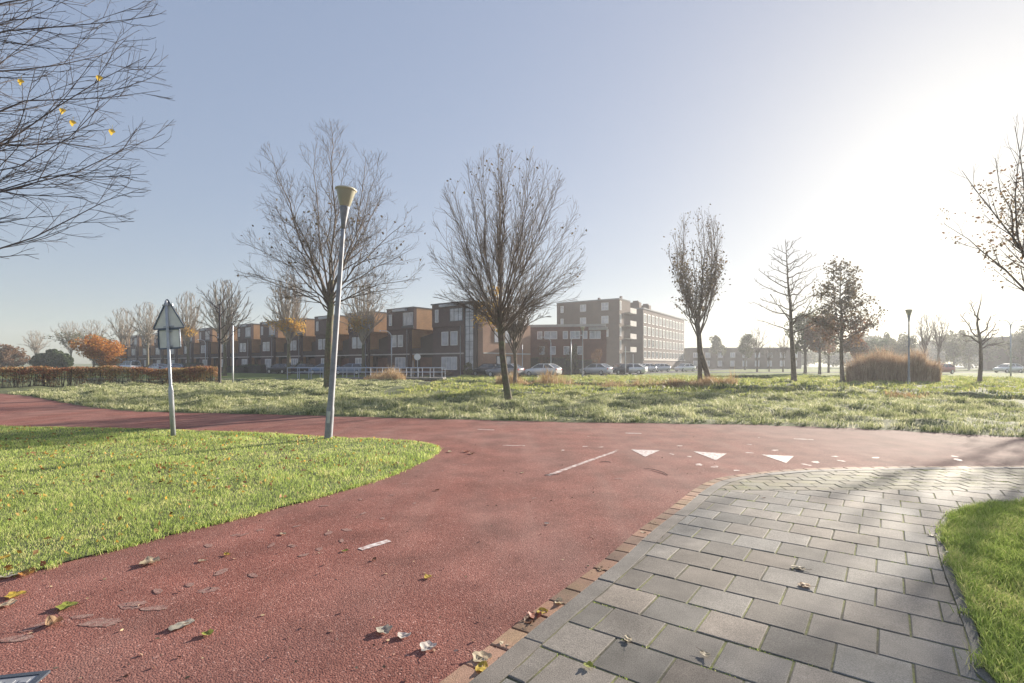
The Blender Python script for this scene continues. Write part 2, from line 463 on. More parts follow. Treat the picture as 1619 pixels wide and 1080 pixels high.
FAR_EDGE = np.array([(-80, 60), (-40, 35.5), (-28, 28.3), (-23.4, 25.4), (-18.3, 21.3), (-15.1, 18.86), (-12.4, 17.37), (-8.2, 16.5), (-2.0, 15.0),
                     (1.55, 14.2), (6.4, 13.6), (9.0, 12.57), (11.07, 11.28), (14, 9.7), (25, 5.2), (80, -10)])
DITCH = np.array([(-16, 58), (-10.5, 50), (-4, 43), (6, 36.5), (13, 31), (18, 26.5), (24, 21), (34, 13), (60, -4)])

def y_far(x):
    return np.interp(x, FAR_EDGE[:, 0], FAR_EDGE[:, 1])

def sstep(a, b, x):
    t = np.clip((x - a) / (b - a), 0, 1)
    return t * t * (3 - 2 * t)

def dist_poly(x, y, P):
    d = np.full(np.shape(x), 1e9)
    for i in range(len(P) - 1):
        ax, ay = P[i]; bx, by = P[i + 1]
        dx, dy = bx - ax, by - ay
        t = np.clip(((x - ax) * dx + (y - ay) * dy) / (dx * dx + dy * dy), 0, 1)
        d = np.minimum(d, np.hypot(x - ax - t * dx, y - ay - t * dy))
    return d

def gz(x, y):
    x = np.asarray(x, float); y = np.asarray(y, float)
    d = y - y_far(x)
    z = -0.03 + .07 * sstep(0, .25, d) + .08 * sstep(.2, 3.5, d)
    z = z + sstep(.3, 2, d) * (1 - sstep(44, 52, y)) * (.05 * np.sin(x * 1.1 + .7 * y) + .05 * np.sin(x * .43 - y * 1.3 + 1) + .04 * np.sin(x * 2.9 + y * 2.1) + .035 * np.sin(x * 1.9 - y * 3.3))
    dd = dist_poly(x, y, DITCH)
    z = z - .95 * (1 - sstep(.7, 2.9, dd)) * sstep(.5, 2.5, d)
    return z

def gz1(x, y):
    return float(gz(x, y))

xs = np.concatenate([[-2500, -1200, -600, -300, -160, -110, -80, -64, -54, -47], np.arange(-42, 46, .4), [48, 54, 62, 75, 95, 130, 200, 400, 900, 2500]])
ys = np.concatenate([[-60, -30, -15, -8, -4, 0, 3, 6], np.arange(8, 60, .4), [62, 66, 72, 80, 90, 105, 125, 160, 220, 320, 500, 900, 1600, 3500]])
XX, YY = np.meshgrid(xs, ys)
ZZ = gz(XX, YY)
V = np.stack([XX, YY, ZZ], -1).reshape(-1, 3)
nx, ny = len(xs), len(ys)
I = (np.arange(ny - 1)[:, None] * nx + np.arange(nx - 1)[None, :]).ravel()
me = np_mesh("ground", V, [np.stack([I, I + 1, I + 1 + nx, I + nx], 1)])
o = new_obj("ground", me, M["soil"], smooth=True); tag(o, kind="structure")

def sheet(name, poly, z, material, kind="structure", uvz=None):
    bm = bmesh.new()
    vv = [bm.verts.new((p[0], p[1], z)) for p in poly]
    f = bm.faces.new(vv)
    if f.normal.z < 0: f.normal_flip()
    bmesh.ops.triangulate(bm, faces=[f])
    bmesh.ops.recalc_face_normals(bm, faces=bm.faces)
    for f in bm.faces:
        if f.normal.z < 0: f.normal_flip()
    me = bpy.data.meshes.new(name); bm.to_mesh(me); bm.free()
    o = new_obj(name, me, material)
    return tag(o, kind=kind)

def catmull(P, step=.08):
    P = [np.array(p, float) for p in P]
    P = [2 * P[0] - P[1]] + P + [2 * P[-1] - P[-2]]
    out = []
    for i in range(1, len(P) - 2):
        n = max(2, int(np.linalg.norm(P[i + 1] - P[i]) / step))
        for k in range(n):
            t = k / n
            a, b, c, d = P[i - 1:i + 3]
            out.append(.5 * ((2 * b) + (-a + c) * t + (2 * a - 5 * b + 4 * c - d) * t * t + (-a + 3 * b - 3 * c + d) * t ** 3))
    out.append(P[-2])
    return np.array(out)

def offset(C, d):
    T = np.gradient(C, axis=0); T /= np.linalg.norm(T, axis=1)[:, None]
    return C + np.stack([T[:, 1], -T[:, 0]], 1) * d       # to the right of travel

# red cycle path: one sheet under everything near, bounded by the far verge
jag = lambda P, a=.03: np.array([(x + random.uniform(-a, a), y + random.uniform(-a, a)) for x, y in P])
fe = catmull([p for p in FAR_EDGE if -45 < p[0] < 26], .35)
path_poly = [(-38, -8)] + [tuple(p + np.array([0, .12])) for p in fe if -38 < p[0] < 24.9] + [(25, 5.2), (25, -8)]
pth = sheet("cycle_path", path_poly, 0.0, M["asphalt"])

# leaf prints and wear spots, worn into the surface of the path
def blob(cx, cy, rx, ry, a, n=11, rough=.35):
    out = []
    for k in range(n):
        t = 2 * math.pi * k / n
        r = 1 + random.uniform(-rough, rough)
        x, y = rx * r * math.cos(t), ry * r * math.sin(t)
        out.append((cx + x * math.cos(a) - y * math.sin(a), cy + x * math.sin(a) + y * math.cos(a)))
    return out
prints = MB(); scuffs = MB()
spots = [(205, 958, .09), (245, 962, .09), (160, 985, .1), (330, 933, .08), (372, 846, .05), (412, 838, .05), (385, 846, .05), (330, 863, .05),
         (215, 955, .07), (250, 935, .06), (512, 800, .05), (575, 812, .05), (548, 838, .06), (520, 843, .06), (462, 863, .05), (430, 862, .06),
         (620, 783, .04), (640, 765, .05), (655, 796, .04), (570, 790, .04), (605, 820, .04), (350, 905, .07), (400, 910, .05), (470, 832, .05),
         (540, 855, .05), (700, 745, .04), (735, 735, .05), (760, 760, .04), (800, 705, .05), (815, 700, .05), (890, 712, .05), (930, 690, .04),
         (505, 868, .05), (480, 878, .05), (300, 925, .05), (130, 975, .07), (60, 990, .08), (28, 1010, .08), (845, 788, .05), (978, 757, .07),
         (1075, 705, .08), (1062, 718, .08), (1090, 722, .06), (1130, 738, .1), (1105, 735, .09), (1165, 744, .07), (1185, 716, .08), (1225, 712, .09), (1275, 735, .1),
         (1320, 722, .08), (1290, 731, .12), (1330, 729, .1), (1385, 724, .1), (1515, 727, .12), (1510, 722, .08), (1185, 703, .06), (1200, 692, .06), (950, 707, .07), (975, 712, .05), (925, 706, .06)]
for (px, py, s) in spots:
    x, y = G(px, py)
    s *= .88
    bl = blob(x, y, s * random.uniform(.9, 1.3), s * random.uniform(.4, .7), random.uniform(0, 3), 20, .2); zz_ = .0012 + .003 * random.random()
    (scuffs if px > 1055 or (py < 716 and px > 850) else prints).add([(a_, b_, zz_) for a_, b_ in bl], [tuple(range(len(bl)))])
M["print"] = mat("pale_leaf_print", (.235, .115, .1), .95, spec=.15, var=(38, (.3, .2, .17)), noise=(120, .45), bump=(125, .6, .004))
o = prints.build("leaf_print", M["print"], pth)
o = scuffs.build("paint_scuff", M["paint_w"], pth)

# road markings
def mark(name, pts, m_, z=.004):
    return sheet(name, pts, z, m_)
def quad_line(a, b, w):
    a = np.array(a); b = np.array(b); d = (b - a) / np.linalg.norm(b - a); n_ = np.array([-d[1], d[0]]) * w / 2
    out = []
    L = np.linalg.norm(b - a); k = max(3, int(L / .08))
    for i in range(k + 1): out.append(tuple(a + d * L * i / k + n_ * random.uniform(.75, 1.05)))
    for i in range(k, -1, -1): out.append(tuple(a + d * L * i / k - n_ * random.uniform(.75, 1.05)))
    return out
for tri in ([(998, 711), (1043, 712.5), (1020, 722.5)], [(1096, 714), (1149, 717.5), (1132, 728)], [(1204, 719), (1255, 721.5), (1243, 732.5)]):
    mark("road_marking", [G(*p) for p in tri], M["paint"])
mark("road_marking", quad_line(G(755, 679), G(781, 680), .09), M["paint_w"])
mark("road_marking", quad_line(G(795, 704.5), G(830, 705), .07), M["paint_w"])
mark("road_marking", quad_line(G(989, 685), G(1014, 685.5), .1), M["paint"])
mark("road_marking", quad_line(G(1255, 694), G(1286, 695.5), .1), M["paint_w"])
mark("road_marking", quad_line(G(866, 752), G(973, 714), .085), M["paint_w"])
mark("road_marking", quad_line(G(569, 869), G(615, 855), .085), M["paint"])

# kerb, gutter and pavement
KC = [(-4.0, -2.6), (-3.2, -1.46), (-2.4, -.32), (-1.6, .82), (-1.15, 1.47), (-.7, 2.12)] + [G(*p) for p in [(693, 1080), (760, 1030), (830, 975), (900, 925), (960, 880), (1011, 836), (1060, 802), (1095, 775), (1128, 758),
      (1170, 750.5), (1215, 745.5), (1280, 741), (1400, 738.5), (1619, 737)]] + [(14, 8.15), (25, 7.6)]
KC = catmull(KC, .08)

def stone(mb, poly, z, gap=.0055, ch=.006, jit=.0022, mi=0, base=-.03):
    P = np.array(poly, float)
    if len(P) < 3: return
    A = .5 * np.sum(P[:, 0] * np.roll(P[:, 1], -1) - np.roll(P[:, 0], -1) * P[:, 1])
    if abs(A) < 1e-4: return
    if A < 0: P = P[::-1]
    c = P.mean(0); d = P - c; L = np.linalg.norm(d, axis=1)[:, None] + 1e-6
    P1 = c + d * (1 - gap * 1.3 / L); P2 = c + d * (1 - (gap + ch) * 1.3 / L)
    zz = z + random.uniform(-jit, jit); tx, ty = random.uniform(-.006, .006), random.uniform(-.006, .006)
    n = len(P)
    f = lambda q, h: (q[0], q[1], h + (q[0] - c[0]) * tx + (q[1] - c[1]) * ty)
    v = [f(q, base) for q in P1] + [f(q, zz - ch * .7) for q in P1] + [f(q, zz) for q in P2]
    fs = [tuple(range(2 * n, 3 * n))] + [(i, (i + 1) % n, n + (i + 1) % n, n + i) for i in range(n)] + \
         [(n + i, n + (i + 1) % n, 2 * n + (i + 1) % n, 2 * n + i) for i in range(n)]
    mb.add(v, fs, mi)

def strip_stones(mb, C, d0, d1, length, z, **k):
    s = np.concatenate([[0], np.cumsum(np.linalg.norm(np.diff(C, axis=0), axis=1))])
    A = offset(C, d0); B = offset(C, d1)
    at = lambda Q, t: np.array([np.interp(t, s, Q[:, 0]), np.interp(t, s, Q[:, 1])])
    t = 0
    while t < s[-1] - length:
        L = length * random.uniform(.97, 1.03)
        m_ = max(1, int(L / .25))
        P = [at(A, t + L * i / m_) for i in range(m_ + 1)] + [at(B, t + L * i / m_) for i in range(m_, -1, -1)]
        stone(mb, P, z, **k)
        t += L
g_ = MB(); strip_stones(g_, KC, .005, .135, .225, .009, gap=.005); tag(g_.build("gutter", M["clinker"]), kind="structure")
g_ = MB(); strip_stones(g_, KC, .137, .262, 1.0, .016, gap=.002); tag(g_.build("kerb", M["kerb"]), kind="structure")

inner = offset(KC, .264)
LAWN_R = catmull([(2.9, -3.5), (2.8, -2.4), (2.7, -1.4), (2.6, -.5), (2.52, .5), (2.47, 1.3), (2.44, 2.0), G(1570, 1080), G(1556, 1030), G(1532, 965), G(1507, 905), G(1493, 855), G(1499, 828), G(1517, 812), G(1560, 803), G(1619, 799),
                  (7.6, 6.15), (12, 6.4), (25, 6.2)], .1)
LAWN_KERB_IN = offset(LAWN_R, -.06)
pave = [tuple(p) for p in inner] + [tuple(p) for p in LAWN_KERB_IN[::-1]]
sheet("pavement_bed", [tuple(p) for p in offset(KC, .255)] + [tuple(p) for p in LAWN_R[::-1]], .0085, M["joint"])

def clip_half(P, n_, c):
    """keep points with n.p <= c"""
    out = []
    for i in range(len(P)):
        a = P[i]; b = P[(i + 1) % len(P)]
        da = n_[0] * a[0] + n_[1] * a[1] - c; db = n_[0] * b[0] + n_[1] * b[1] - c
        if da <= 0: out.append(a)
        if (da < 0 < db) or (db < 0 < da):
            t = da / (da - db); out.append((a[0] + (b[0] - a[0]) * t, a[1] + (b[1] - a[1]) * t))
    return out

def inside(poly, x, y):
    P = np.asarray(poly); r = np.zeros(np.shape(x), bool)
    j = len(P) - 1
    for i in range(len(P)):
        xi, yi = P[i]; xj, yj = P[j]
        if yi != yj:
            c = ((yi > y) != (yj > y)) & (x < (xj - xi) * (y - yi) / (yj - yi) + xi)
            r ^= c
        j = i
    return r

def lay(mb, region, org, e1, pa, pb, xr, z=.014, gap=.0055):
    e1 = np.array(e1) / np.linalg.norm(e1); e2 = np.array([e1[1], -e1[0]])
    org = np.array(org); R_ = np.array(region)
    rel = R_ - org; u = rel @ e1; v = rel @ e2
    for r in range(int(math.floor(v.min() / pb)), int(math.ceil(v.max() / pb))):
        wob = random.uniform(-.02, .02)
        for c in range(int(math.floor(u.min() / pa)) - 1, int(math.ceil(u.max() / pa)) + 1):
            u0 = c * pa + (pa / 2 if r % 2 else 0) + wob; v0 = r * pb
            cc = org + e1 * (u0 + pa / 2) + e2 * (v0 + pb / 2)
            if abs(cc[0]) > xr or cc[1] < -1: continue
            cor = [org + e1 * a + e2 * b for a, b in ((u0, v0), (u0 + pa, v0), (u0 + pa, v0 + pb), (u0, v0 + pb))]
            ins = inside(region, np.array([p[0] for p in cor]), np.array([p[1] for p in cor]))
            if ins.all():
                P = cor
            else:
                P = list(region)
                for n_, c_ in ((e1, (org @ e1) + u0 + pa), (-e1, -((org @ e1) + u0)), (e2, (org @ e2) + v0 + pb), (-e2, -((org @ e2) + v0))):
                    P = clip_half(P, n_, c_)
                    if len(P) < 3: break
            if len(P) >= 3: stone(mb, P, z, mi=0, gap=gap)
e1 = np.array([.812, -.584])
# the tiled footpath: straight courses near, smaller mossy stones where it bends away
SPL = 6.55
reg1 = clip_half(pave, (0.0, 1.0), SPL); reg2 = clip_half(pave, (0.0, -1.0), -SPL)
tiles = MB(); lay(tiles, reg1, (.7248, 3.770), e1, .345, .3375, 14)
tag(tiles.build("pavement", M["tile"]), kind="structure")
t2 = MB(); lay(t2, reg2, (3.0, 6.6), (1, -.1), .3, .2, 22, .0125, .003)
tag(t2.build("pavement_bend", M["cobble"]), kind="structure")
g_ = MB(); strip_stones(g_, LAWN_R, -.058, -.002, 1.0, .0155, gap=.0015); tag(g_.build("lawn_edging", M["kerb"]), kind="structure")

# lawns
ISL = [(-60, 34), (-30, 20.5), (-20, 15.6)] + [G(*p) for p in [(0, 675), (100, 677), (200, 679), (300, 682), (400, 686), (480, 690), (540, 693.5), (600, 695.5), (640, 698), (672, 702), (690, 708), (692, 713), (683, 722), (650, 738),
       (600, 758), (520, 782), (450, 800), (375, 820), (300, 838), (225, 858), (150, 878), (75, 896), (0, 913)]] + [(-6.5, 2.1), (-12, -2), (-30, -7)]
ISLC = catmull(ISL, .12)
ISLC = np.array([(x + .02 * math.sin(i * 1.3) + random.uniform(-.015, .015), y + .02 * math.sin(i * .9) + random.uniform(-.015, .015)) for i, (x, y) in enumerate(ISLC)])
sheet("lawn", [tuple(p) for p in ISLC] + [(-60, -7)], .012, M["soil"])
LR = [tuple(p) for p in LAWN_R] + [(25, -3.5)]
sheet("lawn", LR, .02, M["soil"])

# ------------------------------------------------------------------ grass
def blades(name, x, y, z, h, w, lean, material, seed=1, curl=.35):
    r_ = np.random.default_rng(seed); n = len(x)
    h = h * r_.uniform(.55, 1.3, n); w = w * r_.uniform(.7, 1.3, n)
    fa = r_.uniform(0, 2 * np.pi, n); la = r_.uniform(0, 2 * np.pi, n); le = h * lean * r_.uniform(.1, 1.5, n)
    cx, cy = np.cos(fa) * w / 2, np.sin(fa) * w / 2
    lx, ly = np.cos(la) * le, np.sin(la) * le
    V = np.zeros((n, 5, 3))
    V[:, 0] = np.stack([x - cx, y - cy, z - .01], 1); V[:, 1] = np.stack([x + cx, y + cy, z - .01], 1)
    V[:, 2] = np.stack([x - cx * .8 + lx * curl, y - cy * .8 + ly * curl, z + h * .6], 1)
    V[:, 3] = np.stack([x + cx * .8 + lx * curl, y + cy * .8 + ly * curl, z + h * .6], 1)
    V[:, 4] = np.stack([x + lx, y + ly, z + h], 1)
    b = np.arange(n)[:, None] * 5
    me = np_mesh(name, V.reshape(-1, 3), [b + np.array([[0, 1, 3, 2]]), b + np.array([[2, 3, 4]])])
    o = new_obj(name, me, material)
    return o

def nz2(x, y, s, seed=0):
    """cheap smooth noise 0..1"""
    r_ = np.random.default_rng(seed); out = np.zeros(np.shape(x))
    for k in range(7):
        a = r_.uniform(0, 6.28); f = s * r_.uniform(.6, 2.2); p = r_.uniform(0, 6.28)
        out += np.sin((x * math.cos(a) + y * math.sin(a)) * f + p)
    return np.clip(.5 + out / 9.0, 0, 1)

def in_view(x, y, m_=.06):
    return (y > 1.2) & (np.abs(x) < (.98 + m_) * y + 1.9)

def scatter(n, x0, x1, y0, y1, keep, seed):
    r_ = np.random.default_rng(seed)
    x = r_.uniform(x0, x1, n); y = r_.uniform(y0, y1, n)
    k = keep(x, y) & in_view(x, y)
    return x[k], y[k], r_

# island lawn
kp = lambda x, y: inside(list(ISLC) + [(-60, -7)], x, y) & (np.random.default_rng(3).uniform(0, 1, len(x)) < np.clip((5.0 / np.maximum(y, .1)) ** 1.5, 0, 1))
x, y, r_ = scatter(1000000, -21, -.8, 2.0, 16, kp, 21)
sc = np.clip(y / 6.0, .9, 3)
cl = nz2(x, y, 5.0, 2)
o = blades("lawn_grass", x, y, np.full(len(x), .012), (.012 + .05 * cl * nz2(x, y, 1.1, 9)) * (.8 + .2 * sc) + .012, .0042 * sc, .9, M["grass_lawn"], 5)
tag(o, "short green lawn blades on the rounded island left of the red path", "grass", kind="stuff")
# ragged fringe where the lawn meets the red path
C = catmull(ISL[2:-2], .004)
k = rng.choice(len(C), 26000); k = k[rng.uniform(0, 1, len(k)) < nz2(C[k, 0], C[k, 1], 9, 3) * 1.5]; x = C[k, 0] + rng.normal(0, .03, len(k)); y = C[k, 1] + rng.normal(0, .03, len(k))
o2 = blades("lawn_fringe", x, y, np.full(len(x), .008), .03, .005, 1.3, M["grass_lawn"], 6)
tag(o2, "ragged grass fringe along the edge of the island lawn", "grass", kind="stuff")
# right hand lawn
kp = lambda x, y: inside(LR, x, y)
x, y, r_ = scatter(330000, 2.3, 9.5, 1.6, 6.6, kp, 22)
cl = nz2(x, y, 7.0, 4)
o = blades("lawn_grass", x, y, np.full(len(x), .02), .04 + .05 * cl, .0048, 1.0, M["grass_lawn"], 8)
tag(o, "longer bright green lawn blades right of the grey tiled footpath", "grass", kind="stuff")

# rough frosty verge beyond the path, in tussocks
def verge_keep(x, y):
    d = y - y_far(x)
    return (d > .05) & (dist_poly(x, y, DITCH) > 1.0)
def tussocks(name, n_t, per, x0, x1, y0, y1, keep, h, w, material, label, seed, spread=.12, lean=1.1, zf=gz):
    r_ = np.random.default_rng(seed)
    tx = r_.uniform(x0, x1, n_t); ty = r_.uniform(y0, y1, n_t)
    k = keep(tx, ty) & in_view(tx, ty); tx, ty = tx[k], ty[k]
    hs = (.2 + 1.9 * nz2(tx, ty, 2.6, seed + 1) ** 1.6) * r_.uniform(.5, 1.5, len(tx))
    x = np.repeat(tx, per); y = np.repeat(ty, per); hh = np.repeat(hs, per)
    a = r_.uniform(0, 6.283, len(x)); rr = np.abs(r_.normal(0, spread, len(x)))
    x = x + np.cos(a) * rr; y = y + np.sin(a) * rr
    k = keep(x, y); x, y, hh, rr, a = x[k], y[k], hh[k], rr[k], a[k]
    sc = np.clip(y / 16, .7, 3.5)
    o = blades(name, x, y, zf(x, y), h * hh, w * sc, lean, material, seed + 2)
    return tag(o, label, "grass", kind="stuff")
tussocks("verge_grass", 20000, 20, -24, 18, 10.5, 30, lambda x, y: verge_keep(x, y) & (y < 24 + .1 * np.abs(x)), .1, .012, M["grass_verge"],
         "rough frosty tussock grass on the verge beyond the red path", 31)
tussocks("verge_grass", 6500, 16, -27, -7, 20, 46, lambda x, y: verge_keep(x, y), .09, .017, M["grass_verge"],
         "rough grass behind the verge from the beech hedge to the footbridge", 37)
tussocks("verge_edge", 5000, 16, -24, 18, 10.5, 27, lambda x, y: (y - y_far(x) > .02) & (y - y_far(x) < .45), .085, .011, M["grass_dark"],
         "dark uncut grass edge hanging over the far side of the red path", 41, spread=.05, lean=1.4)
tussocks("bank_grass", 9000, 18, -14, 36, 14, 52, lambda x, y: (dist_poly(x, y, DITCH) < 2.6) & (dist_poly(x, y, DITCH) > .9) & (y - y_far(x) > 1), .32, .015, M["grass_dark"],
         "dark green bank grass along the ditch", 43, spread=.15)
tussocks("meadow_grass", 12000, 14, -8, 50, 22, 62, lambda x, y: (dist_poly(x, y, DITCH) > 2.0) & (y - y_far(x) > 6) & ((x > -6)) & (np.abs(y - (54.6 + .012 * x)) > .9), .11, .022, M["grass_far"],
         "sunlit short meadow grass between the ditch and the street", 47, spread=.3)

# ditch water
W = offset(catmull(DITCH[:6], .8), 1.4); W2 = offset(catmull(DITCH[:6], .8), -1.4)
sheet("ditch_water", [tuple(p) for p in W] + [tuple(p) for p in W2[::-1]], -.68, M["water"])

# meadow and roads in the distance
def strip(name, pts, w, z, m_):
    C = catmull(pts, 2.0)
    return sheet(name, [tuple(p) for p in offset(C, -w / 2)] + [tuple(p) for p in offset(C, w / 2)[::-1]], z, m_)
sheet("meadow", [(-160, 62), (-46, 52), (-24, 50.7), (-17.5, 50.9), (-17.5, 60), (-7.5, 60), (-6.4, 50.9), (48, 51), (120, 60), (160, 400), (-160, 400)], .128, M["meadow"])
strip("meadow_path", [(-46, 50.5), (-22, 49.9), (-17, 49.8)], 1.8, .133, M["footway"])
strip("meadow_path", [(-4.6, 50.2), (8, 52), (24, 55), (60, 55.5)], 1.6, .133, M["road"])
strip("street", [(-100, 123), (-60, 97), (-34.5, 80.0), (-21.6, 71.5), (-3, 59.5), (6, 58.2), (11, 62), (14, 72), (24, 90), (50, 128), (90, 190)], 6.5, .137, M["road"])
strip("street_footway", [(-104, 130), (-62, 103), (-37, 86.3), (-24, 77.6), (-6.5, 65.9), (0, 64)], 3.4, .141, M["footway"])
strip("street", [(20, 84), (40, 88), (80, 90), (150, 92)], 7, .1332, M["road"])

# ------------------------------------------------------------------ trees
class Grower:
    def __init__(s, seed, env=None, center=None):
        s.r = random.Random(seed); s.lines = []; s.tips = []; s.env = env; s.center = Vector(center or (0, 0, 0))
    def curve(s, p0, p1, arch, n, wig, d0=None):
        """limb from p0 to p1 leaving along d0 (default up), gently crooked"""
        p0 = Vector(p0); p1 = Vector(p1); L = (p1 - p0).length
        d0 = Vector(d0 or (0, 0, 1))
        c = p0 + d0.normalized() * L * arch
        pts = []
        for i in range(n + 1):
            t = i / n
            q = p0 * (1 - t) ** 2 + c * 2 * t * (1 - t) + p1 * t * t
            if 0 < i < n:
                q = q + Vector((s.r.gauss(0, wig), s.r.gauss(0, wig), s.r.gauss(0, wig))) * L
            pts.append(q)
        return pts
    def limb(s, pts, r0, r1, lev, spec):
        n = len(pts)
        s.lines.append((pts, [r0 + (r1 - r0) * (i / (n - 1)) ** .8 for i in range(n)], lev))
        s.kids(pts, r0, r1, lev, spec)
    def kids(s, pts, r0, r1, lev, spec):
        if lev >= len(spec): 
            s.tips.append(pts[-1]); return
        sp = spec[lev]      # dict: dens, len (abs, start and end), ang, start, up, nseg, wig
        L = sum((pts[i + 1] - pts[i]).length for i in range(len(pts) - 1))
        cnt = max(1, int(sp['dens'] * L + s.r.random()))
        az = s.r.uniform(0, 6.28)
        for k in range(cnt):
            t = sp['start'] + (1 - sp['start']) * (k + s.r.uniform(.1, .9)) / cnt
            f = t * (len(pts) - 1); i = min(int(f), len(pts) - 2); q = pts[i].lerp(pts[i + 1], f - i)
            d = (pts[i + 1] - pts[i]).normalized()
            e = d.orthogonal().normalized(); az += 2.4 + s.r.uniform(-.6, .6)
            e = Matrix.Rotation(az, 3, d) @ e
            out = (q - s.center); out = out.normalized() if out.length > .01 else Vector((0, 0, 1))
            e = (e + out * sp.get('out', .5)).normalized()
            a = R(sp['ang'] * s.r.uniform(.7, 1.3))
            nd = (d * math.cos(a) + e * math.sin(a)).normalized()
            LL = (sp['len'][0] + (sp['len'][1] - sp['len'][0]) * t) * s.r.uniform(.65, 1.25)
            ns = sp['nseg']; P = [q]; dd = nd
            for j in range(ns):
                dd = (dd + Vector((0, 0, sp['up'])) / ns + Vector((s.r.gauss(0, 1), s.r.gauss(0, 1), s.r.gauss(0, 1))) * sp['wig']).normalized()
                nq = P[-1] + dd * LL / ns
                if s.env and not s.env(nq): break
                P.append(nq)
            if len(P) < 2: continue
            rr = min((r0 + (r1 - r0) * t) * sp.get('rk', .6), LL * .02 + .004)
            rmin = sp.get('rmin', .004)
            rr = max(rr, rmin * 1.3)
            s.lines.append((P, [rr + (rmin - rr) * m_ / (len(P) - 1) for m_ in range(len(P))], lev + 1))
            s.kids(P, rr, rmin, lev + 1, spec)
    def mesh(s, name, material, parent, sides=(6, 5, 4, 3, 3, 3)):
        mb = MB()
        for pts, rads, lev in s.lines:
            mb.tube(pts, rads, sides[min(lev, 5)], cap=False)
        return mb.build(name, material, parent, smooth=True)

def leaf_cards(name, P, size, material, parent, seed=1, spread=.1, z_flat=0.0):
    r_ = np.random.default_rng(seed); P = np.asarray(P, float); n = len(P)
    P = P + r_.normal(0, spread, (n, 3))
    a = r_.normal(0, 1, (n, 3)); a /= np.linalg.norm(a, axis=1)[:, None]
    b = r_.normal(0, 1, (n, 3)); b -= a * np.sum(a * b, 1)[:, None]; b /= np.linalg.norm(b, axis=1)[:, None]
    s = (size * r_.uniform(.5, 1.4, n))[:, None]
    c = np.cross(a, b)
    # a folded leaf: four points, bent along its middle
    V = np.stack([P - a * s * .5, P + b * s * .32 + c * s * .1, P + a * s * .5, P - b * s * .32 + c * s * .1], 1).reshape(-1, 3)
    i = np.arange(n)[:, None] * 4
    me = np_mesh(name, V, [i + np.array([[0, 1, 2]]), i + np.array([[0, 2, 3]])])
    # keep both halves of a leaf one island: they share two vertices
    o = new_obj(name, me, material, parent)
    if parent is not None: o['kind'] = 'stuff'
    return o

def pick(tips, n, seed, f=None):
    r_ = random.Random(seed); T = [t for t in tips if (f is None or f(t))]
    return [tuple(r_.choice(T)) for _ in range(n)] if T else [(0, 0, 1)]

def ell(c, r, zlow=None):
    c = Vector(c); r = Vector(r)
    def f(q):
        if zlow is not None and q.z < zlow: return False
        return ((q.x - c.x) / r.x) ** 2 + ((q.y - c.y) / r.y) ** 2 + ((q.z - c.z) / r.z) ** 2 < 1.0
    return f

def tree_root(name, x, y, label, cat="tree", group=None, z=None):
    return empty(name, (x, y, gz1(x, y) if z is None else z), 0, label, cat, group)

def trunk(root, pts, rads, material, g, n=10):
    mb = MB(); 
    # root flare
    p0 = Vector(pts[0]); mb.tube([p0 - Vector((0, 0, .15)), p0 + Vector((0, 0, .04)), p0 + Vector((0, 0, .22))] + list(pts[1:]),
                                 [rads[0] * 1.6, rads[0] * 1.3, rads[0] * 1.03] + list(rads[1:]), n)
    return mb.build("trunk", material, root, smooth=True)

TW = lambda dens, l0, l1, ang, up, start=.15, nseg=3, wig=.1, **k: dict(dens=dens, len=(l0, l1), ang=ang, up=up, start=start, nseg=nseg, wig=wig, **k)

# tree behind the leaning lamp: wide crown, limbs low and sweeping outwards
X1, Y1 = PX(519, 31), 31.0
rt = tree_root("bare_tree", X1, Y1, "large wide-crowned bare tree directly behind the leaning lamp post")
base = gz1(X1, Y1)
HH = HZ(203, Y1) - base
g = Grower(101, ell((0.2, 0, 8.6), (5.6, 4.8, 7.2), 4.4), (0, 0, 5))
trunk(rt, [Vector((0, 0, 0)), Vector((.0, 0, 1.6)), Vector((.05, .03, 3.4)), Vector((.15, .05, 5.0)), Vector((.2, .05, 6.4))], [.26, .225, .2, .17, .12], M["bark_g"], g)
spec = [TW(1.7, 3.0, .9, 45, .25, .2, 4, .09, out=.35), TW(2.7, 1.4, .6, 45, .25, .15, 3, .13, out=.5), TW(5.6, .65, .32, 44, .2, .1, 2, .2, rmin=.0052)]
tgt = [(-5.0, -.5, 8.6, 4.6, .35), (-5.3, 1.0, 7.0, 4.4, .3), (-3.6, 1, 11.0, 4.6, .45), (-2.4, -2, 13.0, 5.0, .5), (-1.1, 1, 14.9, 4.9, .5), (.3, -.5, 15.6, 6.2, .5),
       (1.9, 1.2, 14.2, 5.6, .45), (3.2, -1, 12.4, 5.4, .4), (4.5, .6, 10.0, 5.2, .35), (5.1, -1, 8.0, 5.0, .25), (5.3, 1.5, 6.8, 4.8, .2), (-1.5, -3.6, 11.2, 4.9, .4),
       (1.4, -3.5, 10.6, 5.4, .4), (0, 3.8, 11.5, 5.6, .4), (-4.4, -2.2, 6.6, 4.5, .2), (4.2, 2.4, 6.3, 4.7, .2), (2.6, 3, 13, 5.8, .4), (-3, 2.8, 9, 5, .3)]
for x, y, z, z0, ar in tgt:
    o_ = Vector((x, y, 0)).normalized()
    g.limb(g.curve((.12, .04, z0), (x, y, z), ar, 7, .012, Vector((0, 0, 1)) + o_ * .55), .075 if z > 9 else .055, .01, 0, spec)
g.mesh("crown", M["twig"], rt)
leaf_cards("leaf_cluster", pick(g.tips, 420, 4, lambda t: t.z < 11), .17, M["leaf_dry"], rt, 5, .1)

